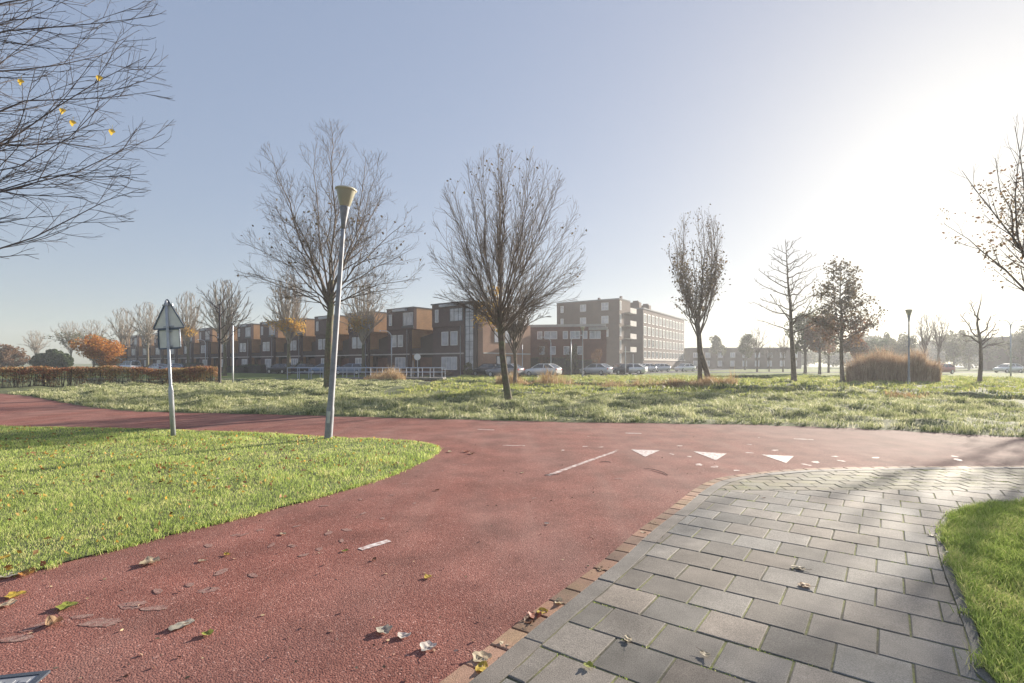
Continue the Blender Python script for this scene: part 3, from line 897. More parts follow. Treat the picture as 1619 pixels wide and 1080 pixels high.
# lime-like tree in the middle: many ascending limbs from one point
X2, Y2 = PX(803, 21), 21.0
rt = tree_root("bare_tree", X2, Y2, "bare fan-shaped tree with leaning trunk in the middle of the verge")
g = Grower(202, ell((-.05, 0, 5.9), (3.25, 3.1, 4.35), 3.2), (-.2, 0, 3.2))
trunk(rt, [Vector((0, 0, 0)), Vector((-.1, 0, .9)), Vector((-.22, .0, 1.9)), Vector((-.3, .02, 3.0)), Vector((-.3, .02, 3.7))], [.155, .14, .13, .13, .09], M["bark_g"], g)
spec = [TW(3.0, 1.5, .6, 36, .12, .3, 4, .08, out=.6), TW(6.6, .62, .28, 40, .1, .12, 3, .13, out=.6, rmin=.003)]
tg = []
rr_ = random.Random(8)
for ring, (k_, th0, th1) in enumerate([(3, 2, 12), (7, 16, 32), (11, 36, 54), (14, 58, 80), (14, 84, 98), (14, 98, 112)]):
    for i in range(k_):
        th = R(rr_.uniform(th0, th1)); az = 6.283 * (i + rr_.uniform(-.3, .3)) / k_
        d = Vector((math.sin(th) * math.cos(az) * 3.15, math.sin(th) * math.sin(az) * 3.0, 0))
        z = 5.75 + math.cos(th) * 4.3
        tg.append((d.x - .05, d.y, z, th))
for x, y, z, th in tg:
    o_ = Vector((x + .3, y, 0)).normalized() if th > .1 else Vector((0, 0, 1))
    z0 = rr_.uniform(2.9, 3.7) if th < 1 else rr_.uniform(2.45, 3.1)
    if th < .25: z0 = 3.0
    g.limb(g.curve((-.3, .02, z0), (x, y, z), .42 if th < 1.2 else .3, 7, .008, Vector((0, 0, 1)) + o_ * (.2 + .45 * th)), .055 if th < .25 else .036 if th < 1 else .024, .005, 0, spec)
g.mesh("crown", M["twig"], rt)
leaf_cards("leaf_cluster", pick(g.tips, 130, 14, lambda t: t.z > 8.2 or t.x > 2.2), .11, M["leaf_dry"], rt, 5, .05)

# tall narrow tree with grey-brown leaves, trunk split at the foot
X3, Y3 = PX(1113, 37.7), 37.7
rt = tree_root("leafy_tree", X3, Y3, "tall narrow tree with sparse grey-brown leaves and bent trunk with dead grass at its foot")
g = Grower(303, ell((-.55, 0, 7.6), (2.7, 2.4, 5.2), 2.5), (-.4, 0, 4))
trunk(rt, [Vector((.35, 0, 0)), Vector((.15, 0, 1.0)), Vector((-.28, 0, 2.3)), Vector((-.36, 0, 3.4)), Vector((-.5, 0, 4.6))], [.2, .2, .2, .17, .15], M["bark"], g)
tb = MB(); tb.tube([Vector((-.25, .1, -.1)), Vector((-.25, .1, 1.0)), Vector((-.28, .05, 2.2))], [.2, .17, .16], 8); tb.build("second_stem", M["bark"], rt, smooth=True)
spec = [TW(2.2, 1.9, .7, 26, .35, .15, 4, .07, out=.3), TW(3.2, .8, .35, 30, .3, .1, 2, .12, out=.5, rmin=.007)]
rr_ = random.Random(5)
for i in range(21):
    th = R(rr_.uniform(20, 78) if i > 5 else rr_.uniform(0, 20)); az = i * 2.4
    rad = 2.5 * math.sin(th) ** .8
    x = -.5 + rad * math.cos(az); y = rad * math.sin(az); z = 6.6 + 5.6 * math.cos(th * 1.15)
    g.limb(g.curve((-.45, 0, rr_.uniform(3.0, 4.6)), (x, y, z), .5, 6, .012, Vector((math.cos(az) * .45, math.sin(az) * .45, 1))), .055, .01, 0, spec)
g.mesh("crown", M["twig"], rt)
leaf_cards("leaf_cluster", pick(g.tips, 1500, 15, lambda t: t.z < 9.3), .19, M["leaf_dry"], rt, 5, .18)
leaf_cards("leaf_cluster", pick(g.tips, 350, 16, lambda t: t.z > 9.0), .13, M["leaf_dry"], rt, 7, .14)

# bare conical tree, straight leader and drooping then rising side branches
def leader_tree(rt, H, rad, seed, sparse=1.0, bark="twig", lean=0.0, start=.34):
    g = Grower(seed, None, (0, 0, H * .4)); rr_ = random.Random(seed)
    pts = [Vector((lean * H * t ** 1.3 + rr_.gauss(0, .03), rr_.gauss(0, .03), H * t)) for t in [0, .12, .25, .4, .55, .7, .85, 1.0]]
    trunk(rt, pts, [H * .019, H * .016, H * .0145, H * .012, H * .009, H * .006, H * .0035, .01], M["bark"], g)
    spec = [TW(2.6 * sparse, .8, .3, 40, .25, .25, 3, .1, out=.2), TW(3.0 * sparse, .4, .2, 40, .2, .2, 2, .12, out=.2, rmin=.013)]
    n = int(40 * sparse)
    for i in range(n):
        t = start + (.97 - start) * i / n; az = i * 2.4 + rr_.uniform(-.5, .5)
        L = rad * (1 - t) ** .75 / (1 - start) ** .75 * rr_.uniform(.6, 1.15) + .25
        f = t * 7; base_ = Vector((lean * H * t ** 1.3, 0, H * t))
        end = base_ + Vector((math.cos(az) * L, math.sin(az) * L, L * rr_.uniform(.35, .75)))
        g.limb(g.curve(base_, end, .3, 5, .02, Vector((math.cos(az), math.sin(az), .35))), .018 + L * .016, .015, 0, spec)
    return g
X4, Y4 = PX(1255, 41), 41.0
rt = tree_root("bare_tree", X4, Y4, "slender bare tree with straight leader, left of the dark conical tree")
g = leader_tree(rt, 11.2, 3.3, 404, .85, lean=-.06); g.mesh("crown", M["twig"], rt)

X5, Y5 = PX(1332, 41), 41.0
rt = tree_root("conical_tree", X5, Y5, "dark conical tree still in leaf left of the orange willow bush")
g = leader_tree(rt, 9.3, 2.7, 505, 1.1, lean=-.025, start=.3); g.mesh("crown", M["twig"], rt)
leaf_cards("leaf_cluster", pick(g.tips, 3200, 17, lambda t: t.z > 4.2), .2, M["leaf_dry"], rt, 5, .15)
leaf_cards("leaf_cluster", pick(g.tips, 1200, 18, lambda t: t.z < 5.0), .2, M["leaf_rust"], rt, 6, .2)

# big leafy tree cut by the right edge of the picture, seen against the sun
Y6 = 24.0; X6 = PX(1668, Y6)
rt = tree_root("leafy_tree", X6, Y6, "large tree with brown leaves at the right edge, standing against the low sun")
g = Grower(606, ell((0, 0, 8.2), (4.9, 4.0, 5.2), 4.2), (0, 0, 3.5))
trunk(rt, [Vector((.3, 0, 0)), Vector((.25, 0, 1.6)), Vector((.15, 0, 3.2)), Vector((.1, 0, 4.2))], [.22, .19, .17, .15], M["bark"], g)
spec = [TW(1.25, 2.2, .8, 34, .25, .2, 4, .08, out=.4), TW(2.3, .95, .4, 38, .2, .1, 2, .12, out=.5, rmin=.005)]
rr_ = random.Random(15)
for i in range(17):
    th = R(8 + 72 * (i / 16.0)); az = i * 2.4
    x = -.1 + 4.7 * math.sin(th) * math.cos(az); y = 3.8 * math.sin(th) * math.sin(az); z = 8.0 + 5.0 * math.cos(th * 1.15)
    g.limb(g.curve((.1, 0, rr_.uniform(3.0, 4.2)), (x, y, z), .45, 6, .015, Vector((math.cos(az) * .5, math.sin(az) * .5, 1))), .08, .01, 0, spec)
g.mesh("crown", M["twig"], rt)
leaf_cards("leaf_cluster", pick(g.tips, 3000, 19, lambda t: t.z < 10.0), .14, M["leaf_brown"], rt, 5, .2)

# tree whose twigs reach in at the top left, trunk outside the picture
X0, Y0 = -10.95, 8.2
rt = tree_root("bare_tree", X0, Y0, "bare tree reaching in with fine dark twigs at the top left corner", z=0.0)
g = Grower(707, ell((0, 0, 7.1), (4.95, 4.6, 4.9), 3.5), (-.5, 0, 5))
trunk(rt, [Vector((0, 0, 0)), Vector((.02, 0, 1.2)), Vector((0, .05, 2.6)), Vector((.1, 0, 4.5)), Vector((.05, 0, 7)), Vector((0, 0, 9.5))], [.24, .2, .18, .15, .1, .05], M["bark"], g)
spec = [TW(2.3, 1.9, .7, 36, .1, .22, 5, .08, out=.55), TW(3.4, .9, .4, 40, .1, .12, 4, .11, out=.5), TW(4.6, .4, .2, 42, .1, .15, 3, .13, out=.4, rmin=.0019)]
rr_ = random.Random(25)
for i in range(27):
    az = R(-62 + 130 * ((i * .618) % 1.0)) if i < 20 else R(100 + 24 * (i - 20))
    el = R(-25 + 80 * (i / 26.0)) if i < 20 else R(20 + 8 * (i - 20))
    x = 4.7 * math.cos(el) * math.cos(az); y = 4.4 * math.cos(el) * math.sin(az); z = 6.7 + 4.6 * math.sin(el)
    z0 = max(2.4, z - rr_.uniform(1.6, 3.0) if z > 5 else z * .75)
    g.limb(g.curve((.05, 0, min(z0, 8)), (x, y, z), .35, 8, .014, Vector((math.cos(az), math.sin(az), .45 if z > 5 else .75))), .03, .004, 0, spec)
g.mesh("crown", M["twig_dark"], rt)
for px, py in ((157, 124), (99, 176), (115, 195), (177, 209), (33, 130)):
    r2 = MB(); y = 8.2
    pos = Vector((PX(px, y) - X0, 0, HZ(py, y)))
    n = 9; ring = []
    for k in range(n):
        t = 2 * math.pi * k / n; rad = .05 * (1 + .1 * math.cos(3 * t) + .07 * math.sin(5 * t + px))
        ring.append(pos + Vector((rad * math.cos(t), .02 * math.sin(2 * t), rad * math.sin(t) * .95)))
    r2.add([pos + Vector((0, -.015, 0))] + ring, [(0, 1 + k, 1 + (k + 1) % n) for k in range(n)])
    r2.tube([pos + Vector((0, 0, .04)), pos + Vector((.01, 0, .11))], [.003, .003], 4)
    r2.build("leaf", M["leaf_yellow"], rt)

# young dark tree by the end of the hedge
Y7 = 37.7; X7 = PX(347, Y7)
rt = tree_root("young_tree", X7, Y7, "small dark-stemmed young tree standing at the right end of the brown hedge")
g = Grower(808, None, (0, 0, 3))
trunk(rt, [Vector((0, 0, 0)), Vector((.02, 0, 2)), Vector((.03, 0, 4)), Vector((.0, 0, 5.9))], [.11, .1, .08, .05], M["twig_dark"], g)
spec = [TW(2.4, .9, .4, 40, .25, .2, 3, .12, out=.3), TW(3.2, .5, .25, 40, .2, .2, 2, .15, rmin=.008)]
for (x, y, z, z0) in [(-1.7, 0, 7.1, 5.5), (-1.0, .3, 6.6, 5.2), (2.4, 0, 5.9, 3.2), (1.4, 0, 7.6, 4.9), (2.7, -.3, 4.7, 3.0), (-1.4, .2, 4.2, 3.2), (.4, 0, 7.6, 5.8), (1.8, .5, 6.9, 4.0)]:
    g.limb(g.curve((0, 0, z0), (x, y, z), .3, 5, .03, Vector((x, y, abs(x) * .8))), .045, .012, 0, spec)
g.mesh("crown", M["twig_dark"], rt)

# street and background trees, a few prototypes copied
def fan_tree(rt, H, W_, seed, twig="twig_pale", leaves=None, z0f=.28, narrow=1.0, dens=1.0, sub=.5):
    g = Grower(seed, ell((0, 0, H * .62), (W_ / 2, W_ / 2, H * .4)), (0, 0, H * .3)); rr_ = random.Random(seed)
    h0 = H * z0f
    trunk(rt, [Vector((0, 0, 0)), Vector((.05, 0, h0 * .6)), Vector((0, .05, h0)), Vector((.05, 0, h0 * 1.5))], [H * .02, H * .017, H * .015, H * .01], M["bark"] if twig != "twig_pale" else M["bark_g"], g, 7)
    rm = H * .0017
    spec = [TW(1.05 * dens * 12 / H * 1.2, H * .16, H * .07, 28, .25, .15, 3, .08, out=.4, rmin=rm), TW(2.9 * dens * 12 / H, H * .08, H * .04, 30, .25, .1, 2, .12, out=.5, rmin=rm)]
    n = int(26 * dens)
    for i in range(n):
        th = R(4 + 82 * (i / n)); az = i * 2.4
        x = W_ * .48 * math.sin(th) * math.cos(az); y = W_ * .48 * math.sin(th) * math.sin(az); z = H * (.58 + .41 * math.cos(th * 1.1))
        g.limb(g.curve((0, 0, h0 * rr_.uniform(.9, 1.5)), (x, y, z), .5, 5, .014, Vector((math.cos(az) * .35, math.sin(az) * .35, 1))), H * .006, rm * 1.4, 0, spec)
    g.mesh("crown", M[twig], rt, sides=(4, 3, 3, 3, 3))
    if leaves:
        m_, n_, sz, f = leaves
        leaf_cards("leaf_cluster", pick(g.tips, n_, seed + 1, f), sz, M[m_], rt, seed, H * .025)
    return g

ZF = .14
Y8 = 66.0
street = [  # px, Y, top py, width px, label, leaves
    (355, 62, 443, 88, "pale bare tree with tall fan crown behind the young dark tree at the hedge end", None),
    (456, 66, 434, 76, "pale street tree with amber lower leaves, left of the big bare tree", ("leaf_amber", 1500, .22, lambda t: t.z < 6.6)),
    (574, 66, 442, 92, "pale street tree with yellow leaves low on its left, right of the leaning lamp", ("leaf_amber", 1300, .22, lambda t: t.z < 7.0 and t.x < .5)),
    (814, 36, 445, 125, "bare tree half hidden behind the leaning-trunk tree, amber leaves on its left side", ("leaf_amber", 900, .16, lambda t: t.x < -.9 and t.z > 2.4)),
    (297, 84, 462, 62, "pale bare tree with amber lower leaves right of the road sign", ("leaf_amber", 900, .25, lambda t: t.z < 7)),
    (233, 92, 478, 66, "pale bare tree behind the left half of the road sign", None),
    (195, 98, 487, 60, "pale bare tree right above the round orange tree", None),
    (148, 120, 506, 66, "hazy bare tree left of and behind the round orange tree", ("leaf_olive", 700, .35, lambda t: t.z < 8)),
    (112, 124, 508, 70, "hazy bare tree with olive lower leaves above the dark green shrub", ("leaf_olive", 900, .35, lambda t: t.z < 9)),
    (56, 130, 522, 44, "leftmost hazy bare tree, pale, beside the rusty trees", None),
    (740, 110, 470, 40, "thin pale bare tree rising behind the roofs above the corner house", None),
]
for i, (px, Y, top, wpx, lab, lv) in enumerate(street):
    if i == 10: continue
    x = PX(px, Y); rt = tree_root("street_tree" if Y > 50 else "bare_tree", x, Y, lab, group="pale trees along the street" if Y > 50 else None, z=ZF if Y > 50 else None)
    H = HZ(top, Y) - ZF
    fan_tree(rt, H, wpx / F * Y, 900 + i, "twig_pale" if Y > 50 else "twig", lv, .3, dens=1.0 if Y < 80 else .9)

def crown_mass(n, sx, sy, sz, cz, seed, clumps=26, low=.0):
    """leaf positions clumped through an uneven crown"""
    r_ = np.random.default_rng(seed)
    c = r_.normal(0, 1, (clumps, 3)); c /= np.linalg.norm(c, axis=1)[:, None]; c *= r_.uniform(.25, .82, (clumps, 1))
    rad = r_.uniform(.16, .34, clumps); k = r_.integers(0, clumps, n)
    p = r_.normal(0, 1, (n, 3)); p /= np.linalg.norm(p, axis=1)[:, None]
    p = c[k] + p * (rad[k] * r_.uniform(.5, 1.0, n) ** .5)[:, None]
    P = p * np.array([sx, sy, sz]) + np.array([0, 0, cz])
    return P[P[:, 2] > low]
def round_tree(rt, H, W_, n, size, material, seed, z0=.2, trunk_m="bark", low=.0, bare=True, clumps=30):
    rr_ = random.Random(seed); g = Grower(seed)
    trunk(rt, [Vector((0, 0, 0)), Vector((.03, 0, H * z0)), Vector((0, 0, H * .55))], [H * .022, H * .018, H * .01], M[trunk_m], g, 6)
    if bare:
        for i in range(12):
            az = i * 2.4; L = W_ * .38
            g.limb(g.curve((0, 0, H * rr_.uniform(z0, .4)), (math.cos(az) * L, math.sin(az) * L, H * rr_.uniform(.45, .85)), .4, 4, .03, Vector((math.cos(az) * .6, math.sin(az) * .6, 1))), H * .008, H * .002, 0,
                   [TW(.9, H * .15, H * .08, 35, .2, .2, 2, .1, rmin=H * .0012)])
        g.mesh("limbs", M["twig"], rt, sides=(4, 3, 3))
    P = crown_mass(n, W_ / 2 * 1.02, W_ / 2 * 1.02, H * (1 - z0) / 2 * 1.05, H * (z0 + (1 - z0) / 2), seed, clumps, low=low)
    leaf_cards("crown", P, size, M[material], rt, seed, H * .008)

Y = 68.0
rt = tree_root("orange_tree", PX(158, Y), Y, "round tree with bright orange autumn leaves standing behind the hedge on the left", z=ZF)
round_tree(rt, HZ(529, Y), 80 / F * Y, 15000, .19, "leaf_orange", 1201, .16, clumps=60)
rt = tree_root("rusty_tree", PX(14, 95), 95, "low rusty brown tree at the far left edge above the hedge", z=ZF)
round_tree(rt, HZ(545, 95), 50 / F * 95, 4500, .3, "leaf_rust", 1202, .05)
rt = tree_root("rusty_tree", PX(-18, 100), 100, "rusty brown tree cut off by the left edge of the picture", z=ZF)
round_tree(rt, HZ(546, 100), 46 / F * 100, 3000, .3, "leaf_rust", 1203, .05)
for k, (px, wd, top) in enumerate([(86, 36, 549), (104, 30, 556), (62, 26, 560)]):
    rt = tree_root("evergreen_shrub", PX(px, 105), 105, ["large dark bluish green shrub left of the orange tree", "dark green shrub touching the left side of the orange tree", "small green shrub beside the rusty trees"][k], "shrub", z=ZF)
    round_tree(rt, HZ(top, 105), wd / F * 105, 21400, .45, "leaf_green", 1210 + k, .03, bare=False)

# hazy trees on the right, beyond the meadow
far = [  # px, Y, top py, width px, kind, label
    (1133, 140, 529, 30, "leaf_olive", "small round hazy tree above the left end of the long low building"),
    (1178, 118, 525, 34, "leaf_olive", "round hazy tree left of the thin fan-shaped bare tree"),
    (1197, 92, 518, 50, "bare", "pale bare fan-shaped tree in front of the long low building"),
    (1216, 98, 545, 30, "bare", "small bare tree right of the pale fan-shaped one, before the low building"),
    (1238, 94, 530, 34, "bare", "thin bare tree directly left of the slender conical tree trunk"),
    (1273, 78, 486, 62, "leaf_olive", "broad green-grey tree right of the slender bare conical tree"),
    (1296, 72, 492, 58, "leaf_rust", "broad rust-leaved tree between the green-grey tree and the dark conical tree"),
    (1310, 84, 512, 60, "leaf_olive", "wide olive tree directly behind the dark conical tree"),
    (1354, 66, 520, 42, "leaf_rust", "rusty tree right behind the dark conical tree"),
    (1384, 100, 533, 46, "leaf_green", "low grey-green hazy tree above the left part of the willow bush"),
    (1409, 110, 524, 40, "leaf_olive", "hazy tree just left of the slim lamp above the willow bush"),
    (1432, 106, 528, 40, "leaf_olive", "hazy tree behind the slim lamp post with the cup-shaped head"),
    (1462, 74, 497, 36, "bare", "upright bare tree right of the slim lamp above the willow bush"),
    (1484, 70, 497, 36, "bare", "upright forked bare tree rising from the right end of the willow bush"),
    (1508, 112, 520, 52, "leaf_olive", "hazy grey tree left of the lone bent bare tree"),
    (1532, 122, 527, 50, "leaf_olive", "hazy grey tree directly behind the lone bent bare tree, lower and wider"),
    (1560, 118, 528, 46, "leaf_olive", "hazy grey tree right of the lone bent bare tree"),
    (1584, 126, 526, 44, "leaf_olive", "hazy grey tree behind the two-armed street light"),
    (1612, 108, 515, 52, "leaf_olive", "hazy grey tree at the right edge below the big leafy tree"),
    (1645, 104, 505, 60, "leaf_olive", "hazy grey tree cut off by the right edge, behind the leafy tree"),
]
for k, (px, Y, top, wpx, kind, lab) in enumerate(far):
    rt = tree_root("hazy_tree", PX(px, Y), Y, lab, group="hazy trees beyond the meadow on the right", z=ZF)
    if kind == "bare": fan_tree(rt, HZ(top, Y) - ZF, wpx / F * Y, 1300 + k, "twig", None, .32, dens=.7)
    else: round_tree(rt, HZ(top, Y) - ZF, wpx / F * Y, 3800, .3, kind, 1300 + k, .3 if px < 1360 else .22)
# lone bent bare tree
Y = 41.0; rt = tree_root("bare_tree", PX(1549, Y), Y, "lone bent bare tree with forked top in the misty meadow near the right edge")
g = Grower(1400, None, (0, 0, 3))
pts = [Vector(p) for p in ((0, 0, 0), (.1, 0, 1.6), (.05, 0, 3.2), (-.2, 0, 4.6), (-.15, 0, 5.4), (.1, 0, 6.4), (.12, 0, 7.0))]
trunk(rt, pts, [.15, .12, .1, .075, .05, .03, .012], M["bark"], g)
spec = [TW(2.4, .8, .3, 38, .2, .2, 3, .12, out=.2), TW(3.4, .5, .3, 40, .2, .2, 2, .15, rmin=.018)]
for (x, y, z, z0) in [(-.7, 0, 6.3, 4.9), (1.3, 0, 4.7, 3.1), (1.6, .2, 3.9, 2.9), (-1.6, 0, 3.9, 3.1), (-1.3, .3, 5.4, 3.6), (.7, -.2, 5.2, 3.8), (1.9, 0, 3.2, 2.6)]:
    g.limb(g.curve((0, 0, z0), (x, y, z), .3, 5, .03, Vector((x, y, abs(x) * .7))), .075, .026, 0, spec)
g.mesh("crown", M["twig"], rt)

# a far band of woodland that reads as one mass behind everything on the right
r_ = np.random.default_rng(77)
PP = []
for k in range(84):
    Yw = r_.uniform(165, 230); pxw = (r_.uniform(1360, 1740) if k < 46 else r_.uniform(1090, 1360)) if k < 66 else r_.uniform(-100, 230)
    Hh = r_.uniform(5, 10) * (1.35 if pxw > 1370 else .9)
    P = crown_mass(900, 6.5, 5, Hh / 2, Hh / 2, 3000 + k, 14) + np.array([PX(pxw, Yw), Yw, 0.0]); PP.append(P)
o = leaf_cards("distant_woods", np.concatenate(PP), .8, M["leaf_olive"], None, 9, .2)
tag(o, "hazy band of distant woodland along the horizon", "woods", kind="stuff")

# willow bush: upright reddish shoots
Y = 40.5; xa, xb = PX(1337, Y), PX(1486, Y)
rt = empty("willow_bush", ((xa + xb) / 2, Y, gz1((xa + xb) / 2, Y)), 0, "wide orange-brown willow bush with upright shoots around the slim lamp post", "bush")
n = 15000; r_ = np.random.default_rng(51)
a = r_.uniform(0, 6.283, n); q = np.sqrt(r_.uniform(0, 1, n)); hw = (xb - xa) / 2
bx = np.cos(a) * q * hw * .95; by = np.sin(a) * q * 1.6
hmax = (1.35 + .85 * (1 - (bx / hw) ** 2)) * (.62 + .62 * nz2(bx, by, 2.6, 9))
o = blades("shoots", bx, by, np.zeros(n), hmax * .95, .028, .22, M["willow"], 52); o.parent = rt
P = np.stack([bx, by, hmax * r_.uniform(.25, 1.0, n)], 1)
leaf_cards("leaves", P[:7000], .11, M["leaf_willow"], rt, 53, .06)

# reeds and dead stems along the ditch
def reed_bed(name, px0, px1, Y0, Y1, n, h, material, label):
    r_ = np.random.default_rng(int(px0)); px = r_.uniform(px0, px1, n); t = (px - px0) / (px1 - px0)
    y = Y0 + (Y1 - Y0) * t + r_.normal(0, .85, n); x = (px - 809.5) / F * y
    hh = h * (.2 + 1.4 * nz2(x, y, 2.0, 3) ** 2) * r_.uniform(.4, 1.2, n)
    o = blades(name, x, y, gz(x, y), hh, .022, .45, material, int(px1))
    tag(o, label, "reeds", kind="stuff")
reed_bed("reeds", 575, 640, 47, 45.5, 3600, .8, M["reed"], "pale dry reeds in front of the footbridge")
reed_bed("reeds", 785, 925, 38, 36, 8500, .95, M["reed"], "rusty dry reeds behind the leaning-trunk tree")
reed_bed("reeds", 930, 1010, 37.5, 36, 4600, .9, M["reed"], "rusty dry reeds right of the pale lamp post")
reed_bed("reeds", 1015, 1165, 35, 36.2, 6500, .75, M["reed"], "straw coloured dead grass around the foot of the narrow leafy tree")
reed_bed("reeds", 1400, 1470, 24, 23, 1400, .45, M["reed"], "brown dead grass patch on the ditch bank before the willow bush")

# ------------------------------------------------------------------ houses
def window(parent, x0, x1, z0, z1, y, nx_=1, nz_=1, fm="white_frame", pm="pane", t=.07, side=None, name="window"):
    """framed window on a wall facing -y (side=None) or facing +x at x=y (side='x', x0..x1 runs along y)"""
    mb = MB(); pb = MB()
    def B(m_, a0, a1, c0, c1, d0, d1):
        if side is None: m_.box(a0, a1, y - d1, y - d0, c0, c1)
        else: m_.box(y + d0, y + d1, a0, a1, c0, c1)
    B(mb, x0, x1, z0, z0 + t, 0, .07); B(mb, x0, x1, z1 - t, z1, 0, .07)
    B(mb, x0, x0 + t, z0 + t, z1 - t, 0, .07); B(mb, x1 - t, x1, z0 + t, z1 - t, 0, .07)
    for i in range(1, nx_):
        c = x0 + (x1 - x0) * i / nx_; B(mb, c - t * .4, c + t * .4, z0 + t, z1 - t, 0, .055)
    for i in range(1, nz_):
        c = z0 + (z1 - z0) * i / nz_; B(mb, x0 + t, x1 - t, c - t * .35, c + t * .35, .002, .05)
    B(pb, x0 + t * .5, x1 - t * .5, z0 + t * .5, z1 - t * .5, .004, .02)
    w = mb.build(name, M[fm], parent)
    pb.build("pane", M[pm], w)
    return w

ROW = (Vector((-10.0, 66.0, 0)), Vector((-.78, .626, 0)))
RZ = math.atan2(-.626, .78)
def make_house():
    h = empty("terraced_house")
    m = MB(); m.box(0, 4.5, 0, .5, 0, 6.0); m.build("wall", M["brick_purple"], h)
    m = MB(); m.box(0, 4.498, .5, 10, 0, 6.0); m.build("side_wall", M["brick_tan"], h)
    m = MB(); m.box(-.002, 5.6, -.15, .35, 6.0, 8.8); m.build("upper_wall", M["brick_purple"], h)
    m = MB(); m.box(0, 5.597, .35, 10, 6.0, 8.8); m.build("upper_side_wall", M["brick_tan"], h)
    m = MB(); m.box(-.05, 5.66, -.2, 10.05, 8.8, 8.92); m.build("roof", M["roofing"], h)
    m = MB(); m.box(1.7, 4.3, -.55, -.152, 8.42, 8.72); m.build("canopy", M["zinc"], h)
    window(h, .55, 1.15, 6.6, 8.1, -.15)
    window(h, 3.5, 5.5, 6.5, 8.2, -.15, 3, 1, "zinc")
    m = MB(); m.box(3.3, 5.64, -.26, -.152, 6.22, 6.44); m.build("sill_board", M["dark_frame"], h)
    window(h, .9, 1.95, 3.7, 5.3, 0); window(h, 2.25, 3.3, 3.7, 5.3, 0)
    window(h, 1.7, 3.8, .8, 2.3, 0, 3)
    m = MB(); m.tube([(4.15, -.07, 0), (4.15, -.07, 5.98)], [.05, .05], 6); m.build("downpipe", M["galv_dull"], h)
    m = MB(); m.box(-.003, 4.6, -.06, -.002, 2.62, 2.78); m.build("band", M["concrete"], h)
    # lower linking volume with a single-pitch roof, and its garage bay
    m = MB()
    v = [(4.503, 2, 0), (9.097, 2, 0), (9.097, 10, 0), (4.503, 10, 0), (4.503, 2, 5.0), (9.097, 2, 5.9), (9.097, 10, 5.9), (4.503, 10, 5.0)]
    m.add(v, [(0, 1, 5, 4), (1, 2, 6, 5), (2, 3, 7, 6), (3, 0, 4, 7), (4, 5, 6, 7)]); m.build("link_wall", M["brick_dark"], h)
    window(h, 8.3, 8.95, 3.6, 5.6, 2.0, 1, 2, "white_frame", "pane_dark")
    m = MB(); m.box(4.51, 9.09, .5, 1.998, 2.62, 3.5); m.build("garage_roof", M["brick_dark"], h)
    m = MB(); m.box(4.61, 9.08, .42, .498, 2.62, 2.78); m.build("band", M["concrete"], h)
    m = MB(); m.box(4.51, 5.2, 1.0, 1.998, 0, 2.618); m.build("garage_pier", M["brick_dark"], h)
    m = MB(); m.box(7.9, 9.09, 1.0, 1.998, 0, 2.618); m.build("garage_pier", M["brick_dark"], h)
    m = MB(); m.box(5.2, 7.9, 1.3, 1.4, 0, 2.3)
    for i in range(1, 9): m.box(5.2, 7.9, 1.285, 1.299, i * .255, i * .255 + .2)
    m.build("garage_door", M["door_brown"], h)
    m = MB(); m.box(8.0, 8.85, .96, .998, 0, 2.1); d = m.build("front_door", M["door_dark"], h)
    m = MB(); m.box(8.1, 8.16, .92, .958, .95, 1.1); m.build("handle", M["galv"], d)
    return h
hl = ["second house from the corner house, tan side wall beside the white round sign", "house half hidden behind the yellow-leaved street tree", "house directly left of the leaning lamp post",
      "house with amber tree crown in front of its roof", "house above the dark parked car, left of the amber tree", "house right of the slim pale pole",
      "house directly behind the young dark tree at the hedge end", "house seen between road sign and young dark tree", "distant house right beside the road sign",
      "distant house behind the rectangular lower plate of the road sign", "distant house left of the road sign pole", "distant house behind parked cars above the hedge",
      "distant house above the white van", "farthest house of the row, right of the orange tree"]
proto = make_house()
for k in range(1, 15):
    h = proto if k == 1 else copy_tree(proto)
    p = ROW[0] + ROW[1] * (9.1 * k)
    h.location = (p.x, p.y, .14); h.rotation_euler = (0, 0, RZ)
    tag(h, hl[k - 1], "house", "brick terraced houses with box-shaped top floors")

# corner house at the end of the row
h = empty("corner_house", (-10, 66, .14), RZ, "corner house with tall glass stairwell strip at the end of the brick row", "house")
m = MB(); m.box(0, 5.5, 0, 10, 0, 6.0); m.build("wall", M["brick_purple"], h)
m = MB(); m.box(-.002, 5.5, -.15, 10, 6.003, 8.8); m.build("upper_wall", M["brick_purple"], h)
m = MB(); m.box(7.0, 7.5, -.05, 1.5, 0, 7.0); m.build("pier", M["brick_dark"], h)
m = MB(); m.box(7.503, 8.3, .2, 9.5, 0, 6.4); m.box(7.2, 7.5, 1.502, 9.5, 0, 6.4); m.build("end_wall", M["brick_pink"], h)
m = MB(); m.box(5.503, 7.0, .6, 9.5, 0, 8.6); m.build("stair_core", M["brick_dark"], h)
m = MB(); m.box(7.003, 8.1, 1.9, 9.4, 6.403, 8.6); m.build("top_floor", M["zinc"], h)
m = MB(); m.box(-.05, 5.6, -.35, 10.05, 8.8, 8.95); m.box(5.603, 7.6, -.35, 9.6, 8.66, 8.86); m.build("roof", M["roofing"], h)
m = MB(); m.box(1.6, 4.6, -.5, -.152, 8.45, 8.74); m.build("canopy", M["zinc"], h)
window(h, .6, 1.2, 6.6, 8.2, -.15); window(h, 3.2, 5.4, 6.6, 8.2, -.15, 3, 1, "dark_frame")
window(h, 1.6, 2.8, 3.7, 5.4, 0); window(h, 3.2, 4.4, 3.7, 5.4, 0); window(h, 1.6, 4.3, .7, 2.3, 0, 3)
window(h, 5.56, 6.97, .5, 8.6, .1, 2, 9, "dark_frame", "pane", name="stair_window")
m = MB(); m.box(-.003, 5.4, -.06, -.002, 2.62, 2.78); m.build("band", M["concrete"], h)
